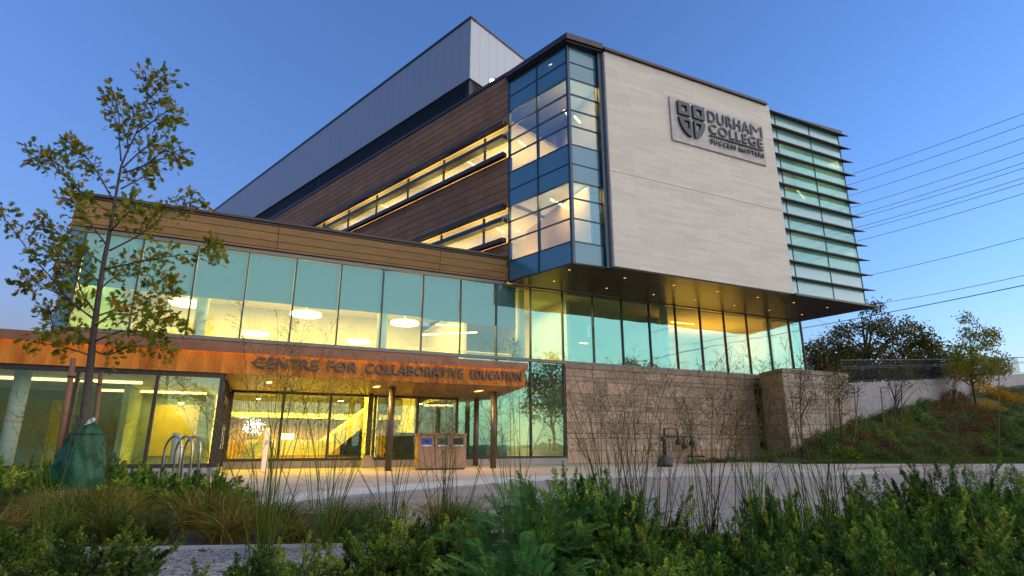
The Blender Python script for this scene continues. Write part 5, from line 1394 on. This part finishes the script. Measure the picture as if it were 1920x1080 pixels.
# watering bag: folded tarpaulin tent round the trunk
bagc = spot(156, OY - 0.12); bw = 0.84
BAG = surf('green_tarpaulin', (0.008, 0.078, 0.033), 0.42, var=0.2, scale=5, bump=0.35, bscale=9, spec=0.3)
mb = MB(); mb.smooth = True; mb.lathe((bagc[0], bagc[1], 0), [(1.7, 0.0), (1.3, 0.10), (0.9, 0.18), (0.3, 0.21), (0.01, 0.21)], 28)
o = mb.build('mulch_mound', MG['soil']); o['kind'] = 'structure'
bag = empty('watering_bag', (bagc[0], bagc[1], 0.19)); tag(bag, 'green tarpaulin watering bag wrapped round the foot of the young oak', 'watering bag')
mb = MB(); nr, na = 22, 48; g = gen(9)
rows = []
for i in range(nr + 1):
    t = i / nr; z = 1.12 * t + 0.0
    r = lerp_tab(t, [(0, 0.44), (0.15, 0.445), (0.5, 0.37), (0.8, 0.27), (0.93, 0.17), (1, 0.10)])
    row = []
    for j in range(na):
        a = 2 * math.pi * j / na
        sq = 1 / max(abs(math.cos(a)) ** 1.6 + abs(math.sin(a)) ** 1.6, 1e-6) ** (1 / 1.6)
        fold = 0.030 * math.sin(5 * a + 2.2 * math.sin(3 * t)) * (1 - 0.5 * t) + 0.018 * math.sin(11 * a + 9 * t) + 0.014 * math.sin(17 * t + 3 * a) + 0.01 * math.sin(29 * t - 7 * a)
        rr = r * (0.72 + 0.28 * sq) + fold * (0.4 + 0.6 * min(1, 3 * t)) - 0.05 * math.exp(-((a - 4.45) / 0.16) ** 2) * (1 - t)
        row.append((rr * math.cos(a) + 0.03 * t, rr * math.sin(a) * 0.8, z))
    rows.append(row)
k0 = len(mb.v)
for row in rows: mb.v += row
for i in range(nr):
    for j in range(na):
        mb.f.append((i * na + j, i * na + (j + 1) % na, (i + 1) * na + (j + 1) % na, (i + 1) * na + j)); mb.r.append(0); mb.m.append(0)
mb.smooth = True
mb.build('bag_body', BAG, bag)
jz = 35
mb = MB(); mb.smooth = True; mb.tube([(row[jz][0] * 1.01, row[jz][1] * 1.03 - 0.004, row[jz][2]) for row in rows], 0.011, 6); mb.build('zip_seam', M['dark'], bag)
mb = MB(); mb.smooth = True; mb.tube([(p[0] * 1.03, p[1] * 1.03, p[2] + 0.01) for p in rows[18] + rows[18][:1]], 0.010, 5); mb.build('strap', M['dark'], bag)
mb = MB(); mb.face([(0.02, -0.10, 1.07), (0.14, -0.13, 1.10), (0.22, -0.1, 1.16), (0.15, -0.05, 1.22), (0.06, -0.06, 1.17)]); mb.face([(0.06, -0.07, 1.10), (0.2, -0.12, 1.12), (0.17, -0.15, 1.2)])
mb.build('white_flap', WHT, bag)
mb = MB(); mb._solid([(-0.12, -0.16, 1.24), (-0.07, -0.17, 1.24), (0.03, -0.2, 1.06), (-0.02, -0.2, 1.05)], [(-0.12, -0.15, 1.25), (-0.07, -0.16, 1.25), (0.03, -0.19, 1.07), (-0.02, -0.19, 1.06)], 0, 0); mb.build('strap', M['dark'], bag)

# ================================================================== TREES AND SHRUBS AROUND THE BANK
def crown(m, g, lumps, ncl, per, leaf, sig, tone=0.5):
    L_ = np.array(lumps); vol = L_[:, 3] * L_[:, 4] * L_[:, 5]; pi_ = g.choice(len(L_), ncl, p=vol / vol.sum())
    d = unit(g.normal(0, 1, (ncl, 3))) * g.uniform(0.25, 1, (ncl, 1)) ** 0.45
    c = L_[pi_, :3] + d * L_[pi_, 3:6]
    P = c[:, None] + g.normal(0, 1, (ncl, per, 3)) * np.array([sig, sig, sig * 0.7])
    tn = np.clip(g.normal(tone, 0.16, (ncl, 1)) + g.normal(0, 0.12, (ncl, per)), 0, 1)
    n = ncl * per
    m.leaves(P.reshape(-1, 3), g.normal(0, 1, (n, 3)) + np.array([0, 0, -0.3]), g.normal(0, 1, (n, 3)) + UPV * 0.5, leaf * g.uniform(0.7, 1.4, n), leaf * 0.55, tn.ravel())
    return c
def tree(name, lab, cat, base, H, lumps, ncl, per, leaf, sig, mat, seed, rt=0.12, group=None, tone=0.5, nlimb=16):
    g = gen(seed); root = empty(name, tuple(base)); tag(root, lab, cat, group)
    m = NPM(); c = crown(m, g, lumps, ncl, per, leaf, sig, tone)
    me = m.mesh('crown'); me.materials.append(mat); link('crown', me, None, root)
    mb = MB(); mb.smooth = True
    top = max(l[2] + 0.6 * l[5] for l in lumps); cx = sum(l[0] for l in lumps) / len(lumps) * 0.6; cy = sum(l[1] for l in lumps) / len(lumps) * 0.6
    tp = [(0, 0, 0), (0.1 * cx, 0.1 * cy, top * 0.25), (0.4 * cx, 0.4 * cy, top * 0.5), (cx, cy, top * 0.8), (cx * 1.1, cy * 1.1, top)]
    mb.tube(tp, [rt, rt * 0.8, rt * 0.6, rt * 0.3, rt * 0.08], 8)
    for i in range(nlimb):
        e = Vector(c[g.integers(0, len(c))]); t = min(0.95, max(0.22, e.z / top * g.uniform(0.45, 0.75))); f = t * 4; k = min(int(f), 3)
        s0 = Vector(tp[k]).lerp(Vector(tp[k + 1]), f - k); md = s0.lerp(e, 0.55) + Vector((0, 0, 0.08 * (e - s0).length))
        mb.tube([tuple(s0), tuple(md), tuple(e)], [rt * 0.35, rt * 0.2, rt * 0.05], 5)
    mb.build('trunk', LM['bark'], root)
    return root
def lumps_px(Y, spec, base):
    """crown lobes read as px, py, half-width and half-height at distance Y"""
    out = []
    for px, py, hw, hh, dy in spec:
        c = at(px, py, Y + dy) - Vector(base); s = Y / 1060; out.append((c.x, c.y, c.z, hw * s, hw * s * 0.8, hh * s))
    return out
def base_px(px, Y, z):
    x = (px - 960) * (Y * CP + (z - EYE) * SPT) / FOC; return Vector((x, Y, z))
YB = 55
b_ = base_px(1640, YB, 3.5); tree('background_tree', 'tall olive and rust coloured tree behind the stone pier and railing', 'tree', b_, 14, lumps_px(YB, [(1642, 596, 34, 30, 0), (1605, 632, 50, 32, 1), (1675, 626, 40, 34, -1), (1565, 650, 38, 28, 2), (1640, 680, 72, 32, 0)], b_), 330, 22, 0.28, 0.34, LM['olive'], 101, 0.25, 'trees behind the railing', 0.55)
b_ = base_px(1560, YB + 5, 3.5); tree('background_tree', 'dark dense tree close to the glass corner behind the pier', 'tree', b_, 10, lumps_px(YB + 5, [(1545, 665, 45, 26, 0), (1585, 680, 45, 28, 0), (1520, 690, 30, 25, 0)], b_), 210, 24, 0.30, 0.38, LM['dark_tree'], 102, 0.2, 'trees behind the railing')
b_ = base_px(1722, YB, 3.8); tree('background_tree', 'olive tree with a pointed top behind the middle of the railing', 'tree', b_, 9, lumps_px(YB, [(1722, 626, 20, 24, 0), (1730, 662, 30, 30, 0), (1700, 690, 34, 25, 0)], b_), 190, 24, 0.28, 0.36, LM['olive'], 103, 0.15, 'trees behind the railing', 0.45)
b_ = base_px(1770, YB, 4.0); tree('background_tree', 'low dark bushy tree behind the railing beside the yellow tree', 'tree', b_, 7, lumps_px(YB, [(1775, 665, 26, 26, 0), (1760, 690, 40, 22, 0), (1830, 690, 55, 24, 2)], b_), 170, 24, 0.28, 0.38, LM['dark_tree'], 104, 0.15, 'trees behind the railing', 0.6)
b_ = base_px(1690, YB + 6, 3.8); tree('background_tree', 'dark undergrowth tree directly behind the railing bars', 'tree', b_, 6, lumps_px(YB + 6, [(1640, 705, 60, 20, 0), (1720, 705, 55, 20, 0), (1560, 705, 60, 20, 0)], b_), 260, 22, 0.30, 0.4, LM['dark_tree'], 105, 0.15, 'trees behind the railing', 0.5)
for k_, (x, y, h, lab) in enumerate(((44, 13, 12.5, 'dark roadside tree across the road, mirrored in the strip glazing'), (37, 5, 13.5, 'broad roadside tree across the road, mirrored in the tall glazing'), (52, 20, 10.5, 'smaller roadside tree across the road near the bank'))):
    tree('roadside_tree', lab, 'tree', Vector((x, y, -0.15)), h, [(0, 0, h * .62, 3.0, 3.0, h * .3), (1.8, 1, h * .5, 2.4, 2.4, h * .22), (-1.7, -1, h * .5, 2.2, 2.2, h * .22)], 200, 24, 0.38, 0.5, LM['dark_tree'], 130 + k_, 0.25, 'trees across the road')
def bank_z(u, v): return hz(u, v)
def bank_at(px, Y):
    """where the column px at distance Y meets the bank"""
    x = (px - 960) * Y * CP / FOC; u, v = uv(x, Y); z = hz(u, v) if u > 10.3 else 0
    x = (px - 960) * (Y * CP + (z - EYE) * SPT) / FOC; u, v = uv(x, Y); return Vector((x, Y, hz(u, v) if u > 10.3 else 0))
b_ = bank_at(1830, 41.0); tree('yellow_tree', 'slender tree with yellow green leaves standing on the bank above the golden shrub', 'tree', b_, 6, lumps_px(41.0, [(1818, 610, 20, 24, 0), (1838, 632, 32, 22, 0), (1858, 640, 14, 14, 0), (1805, 660, 34, 16, 0), (1830, 692, 50, 24, -0.5), (1868, 655, 12, 8, 0)], b_), 200, 20, 0.19, 0.22, LM['yellowleaf'], 106, 0.07, None, 0.45, 26)
b_ = bank_at(1580, 33.0); tree('sapling', 'thin sapling with sparse olive leaves in front of the grey stone pier', 'tree', b_, 4, lumps_px(33, [(1578, 705, 22, 22, 0), (1560, 725, 22, 16, 0), (1600, 735, 18, 16, 0)], b_), 60, 12, 0.11, 0.17, LM['olive'], 107, 0.045, 'saplings on the bank', 0.35, 18)
b_ = bank_at(1684, 33.5); tree('sapling', 'vase shaped sapling with nearly bare branches before the retaining wall', 'tree', b_, 3, lumps_px(33.5, [(1655, 715, 24, 20, 0), (1690, 705, 26, 20, 0), (1722, 715, 24, 18, 0)], b_), 60, 9, 0.10, 0.17, LM['olive'], 108, 0.045, 'saplings on the bank', 0.3, 26)
b_ = bank_at(1797, 35.0); tree('sapling', 'small brown leaved sapling between the retaining wall and the yellow tree', 'tree', b_, 2, lumps_px(35, [(1795, 700, 16, 14, 0), (1786, 712, 14, 10, 0)], b_), 40, 10, 0.10, 0.15, LM['rust'], 109, 0.04, 'saplings on the bank', 0.4, 12)
b_ = bank_at(1508, 31.0); b_.z = 0.2; tree('sapling', 'bronze leaved sapling rising before the pier corner', 'tree', b_, 6, lumps_px(31, [(1520, 650, 12, 20, 0), (1515, 690, 26, 26, 0), (1512, 740, 20, 24, 0)], b_), 70, 14, 0.09, 0.17, LM['plum'], 110, 0.04, 'saplings on the bank', 0.6, 18)
for x0, y0, x1, y1, Y, lab in ((1608, 790, 1601, 722, 33.3, 'thin dark stake upright at the pier edge'), (1600, 815, 1610, 722, 32.6, 'thin dark stake leaning by the pier edge'), (1562, 808, 1557, 788, 32.5, 'short rusty stake at the foot of the pier'), (1662, 762, 1651, 728, 33.3, 'rusty stake leaning outward beside the vase shaped sapling'), (1692, 745, 1690, 722, 33.8, 'rusty stake upright behind the vase shaped sapling'), (1873, 716, 1873, 682, 35.2, 'tall brown stake beside the yellow tree')):
    a = bank_at(x0, Y); b = at(x1, y1, Y); mb = MB(); mb.tube([(0, 0, -0.1), tuple(b - a)], 0.03, 6); o = mb.build('tree_stake', STK, None, tuple(a)); tag(o, lab, 'stake', 'stakes on the bank')

def mound_mesh(name, seed, mat, n=1500, leaf=0.075, Rr=0.75, H=0.6):
    g = gen(seed); m = NPM()
    d = unit(g.normal(0, 1, (n, 3))); d[:, 2] = np.abs(d[:, 2]); r = g.uniform(0.3, 1, n) ** 0.4 * (0.85 + 0.2 * np.sin(np.arctan2(d[:, 1], d[:, 0]) * 3 + seed) + 0.1 * np.sin(d[:, 2] * 9))
    P = d * np.array([Rr, Rr, H]) * r[:, None] + g.normal(0, 0.04, (n, 3)); P[:, 2] = np.maximum(P[:, 2], 0.0)
    m.leaves(P, d + g.normal(0, 0.7, (n, 3)) + UPV * 0.3, g.normal(0, 1, (n, 3)) + d, leaf * g.uniform(0.6, 1.4, n), leaf * 0.5, np.clip(g.normal(0.5, 0.2, n) + 0.15 * np.sin(P[:, 0] * 9 + seed), 0, 1))
    me = m.mesh(name); me.materials.append(mat); return me
MO = {k: [mound_mesh('bank_' + k, 200 + i * 7 + j, LM[k]) for j in range(2)] for i, k in enumerate(('cover', 'plum', 'rust', 'gold', 'juniper'))}
TXT = {'cover': 'rounded green shrub on the planted bank', 'plum': 'plum brown shrub on the planted bank', 'rust': 'rusty orange shrub on the planted bank', 'gold': 'golden yellow shrub on the bank below the yellow tree', 'juniper': 'dark evergreen shrub on the planted bank'}
def bank_shrub(px, py, kind, s, h):
    # march along the view ray to the bank
    d = ray(px, py); best = None
    for k in range(260):
        p = Vector((0, 0, EYE)) + d * ((24 + k * 0.1) / d.y); u, v = uv(p.x, p.y)
        if u > 10.3 and v > lerp_tab(u, WV) + 0.1 and p.z <= hz(u, v): best = p; break
    if best is None: return
    o = put('bank_shrub', MO[kind][pr.randint(0, 1)], best.x, best.y, best.z - 0.08, pr.uniform(0, 6.3), s, h)
    tag(o, TXT[kind], 'shrub', {'cover': 'green', 'plum': 'plum', 'rust': 'rusty', 'gold': 'golden', 'juniper': 'evergreen'}[kind] + ' shrubs on the bank')
for px, py, k, s, h in [(1800, 745, 'gold', 1.7, 1.6), (1840, 740, 'gold', 1.8, 1.7), (1785, 752, 'rust', 1.7, 1.5), (1875, 748, 'gold', 1.6, 1.4), (1895, 755, 'gold', 1.5, 1.3), (1770, 770, 'rust', 1.6, 1.3), (1815, 775, 'rust', 1.6, 1.3), (1850, 770, 'gold', 1.5, 1.3),
                        (1675, 782, 'plum', 1.0, .9), (1700, 778, 'plum', .8, .7), (1560, 845, 'rust', .8, .7), (1590, 838, 'plum', .9, .8), (1810, 805, 'plum', 1.0, .8), (1850, 805, 'plum', 1.1, .9), (1700, 845, 'plum', .9, .6), (1730, 840, 'plum', .9, .6), (1680, 842, 'plum', .8, .6), (1572, 820, 'juniper', .9, 1.0), (1705, 815, 'juniper', .9, 1.1), (1845, 848, 'juniper', .8, .8), (1515, 848, 'juniper', .6, .7), (1690, 752, 'juniper', .6, .9), (1855, 715, 'juniper', .5, .7), (1440, 862, 'cover', .8, .9), (1820, 850, 'rust', .7, .5)]:
    bank_shrub(px, py, k, s, h)
k_ = 0
for py in range(735, 862, 12):
    for px in range(1515, 1960, 26):
        q = px + pr.uniform(-14, 14)
        if py < lerp_tab(q, [(1500, 850), (1545, 812), (1610, 772), (1700, 752), (1800, 728), (1960, 715)]): continue
        if 1745 < q < 1890 and 745 < py < 778: continue
        bank_shrub(q, py + pr.uniform(-5, 5), pr.choice(('cover', 'cover', 'cover', 'juniper', 'cover', 'plum') if k_ % 5 else ('rust', 'cover')), pr.uniform(0.8, 1.25), pr.uniform(0.7, 1.25)); k_ += 1
# low plants at the foot of the block wall and the recess
for u, v, k, s, h in ((8.5, 1.2, 'cover', .7, .45), (9.6, 1.4, 'cover', .8, .5), (10.6, 1.6, 'juniper', .7, .5), (11.6, 1.9, 'cover', .8, .7), (12.4, 2.4, 'cover', .8, .9), (6.6, 2.2, 'cover', .7, .4), (5.4, 3.0, 'juniper', .6, .35), (13.4, 3.6, 'cover', .7, .5), (7.8, 2.4, 'rust', .6, .4)):
    p = wuv(u, v); o = put('foundation_plant', MO[k][0], p.x, p.y, 0.0, pr.uniform(0, 6), s, h); tag(o, 'low planting at the foot of the tan block wall', 'shrub', 'low plants along the block wall')
for u, v, hh, ti in ((14.1, -0.2, 3.6, 0), (14.5, 0.6, 3.0, 1)):
    b_ = wuv(u, v, 0.1); tree('recess_shrub', ['tall dark leaved shrub deep in the recess beside the pier', 'shorter bronze shrub at the mouth of the recess beside the pier'][ti], 'shrub', b_, hh, [(0, 0, hh * 0.6, 0.45, 0.4, hh * 0.4), (0.1, -0.1, hh * 0.35, 0.4, 0.4, hh * 0.25)], 70, 16, 0.10, 0.16, LM['plum'], 120 + ti, 0.03)
# lawn strip
g = gen(44); m = NPM(); n = 60000
uu = g.uniform(10.6, 40, n); tt = g.uniform(0, 1, n)
V0 = np.array([[*wuv(u, (min(10.1, 4.95 + (u - 10.3) * 0.46) if u < 22 else 10.1) * (1 - t) + (6.0 + 0.1 * max(0, u - 14) - 0.6) * t)] for u, t in zip(uu, tt)])
V0[:, 2] = [hz(*uv(p[0], p[1])) for p in V0]
m.leaves(V0, g.normal(0, 0.35, (n, 3)) + UPV, g.normal(0, 1, (n, 3)), g.uniform(0.06, 0.16, n), 0.03, g.uniform(0, 1, n))
me = m.mesh('lawn'); me.materials.append(LM['lawn']); tag(link('lawn', me, None), kind='stuff')
# mulch litter and pebbles in the near bed
g = gen(45); m = NPM(); n = 9000
X_ = np.stack([g.uniform(-7, 4, n), g.uniform(3, 9.5, n), np.full(n, 0.018)], 1)
m.leaves(X_, g.normal(0, 1, (n, 3)) * np.array([1, 1, 0.25]), g.normal(0, 0.4, (n, 3)) + UPV, g.uniform(0.02, 0.06, n), g.uniform(0.008, 0.02, n), g.uniform(0, 0.8, n))
me = m.mesh('leaf_litter'); me.materials.append(LM['plum']); tag(link('leaf_litter', me, None), kind='stuff')
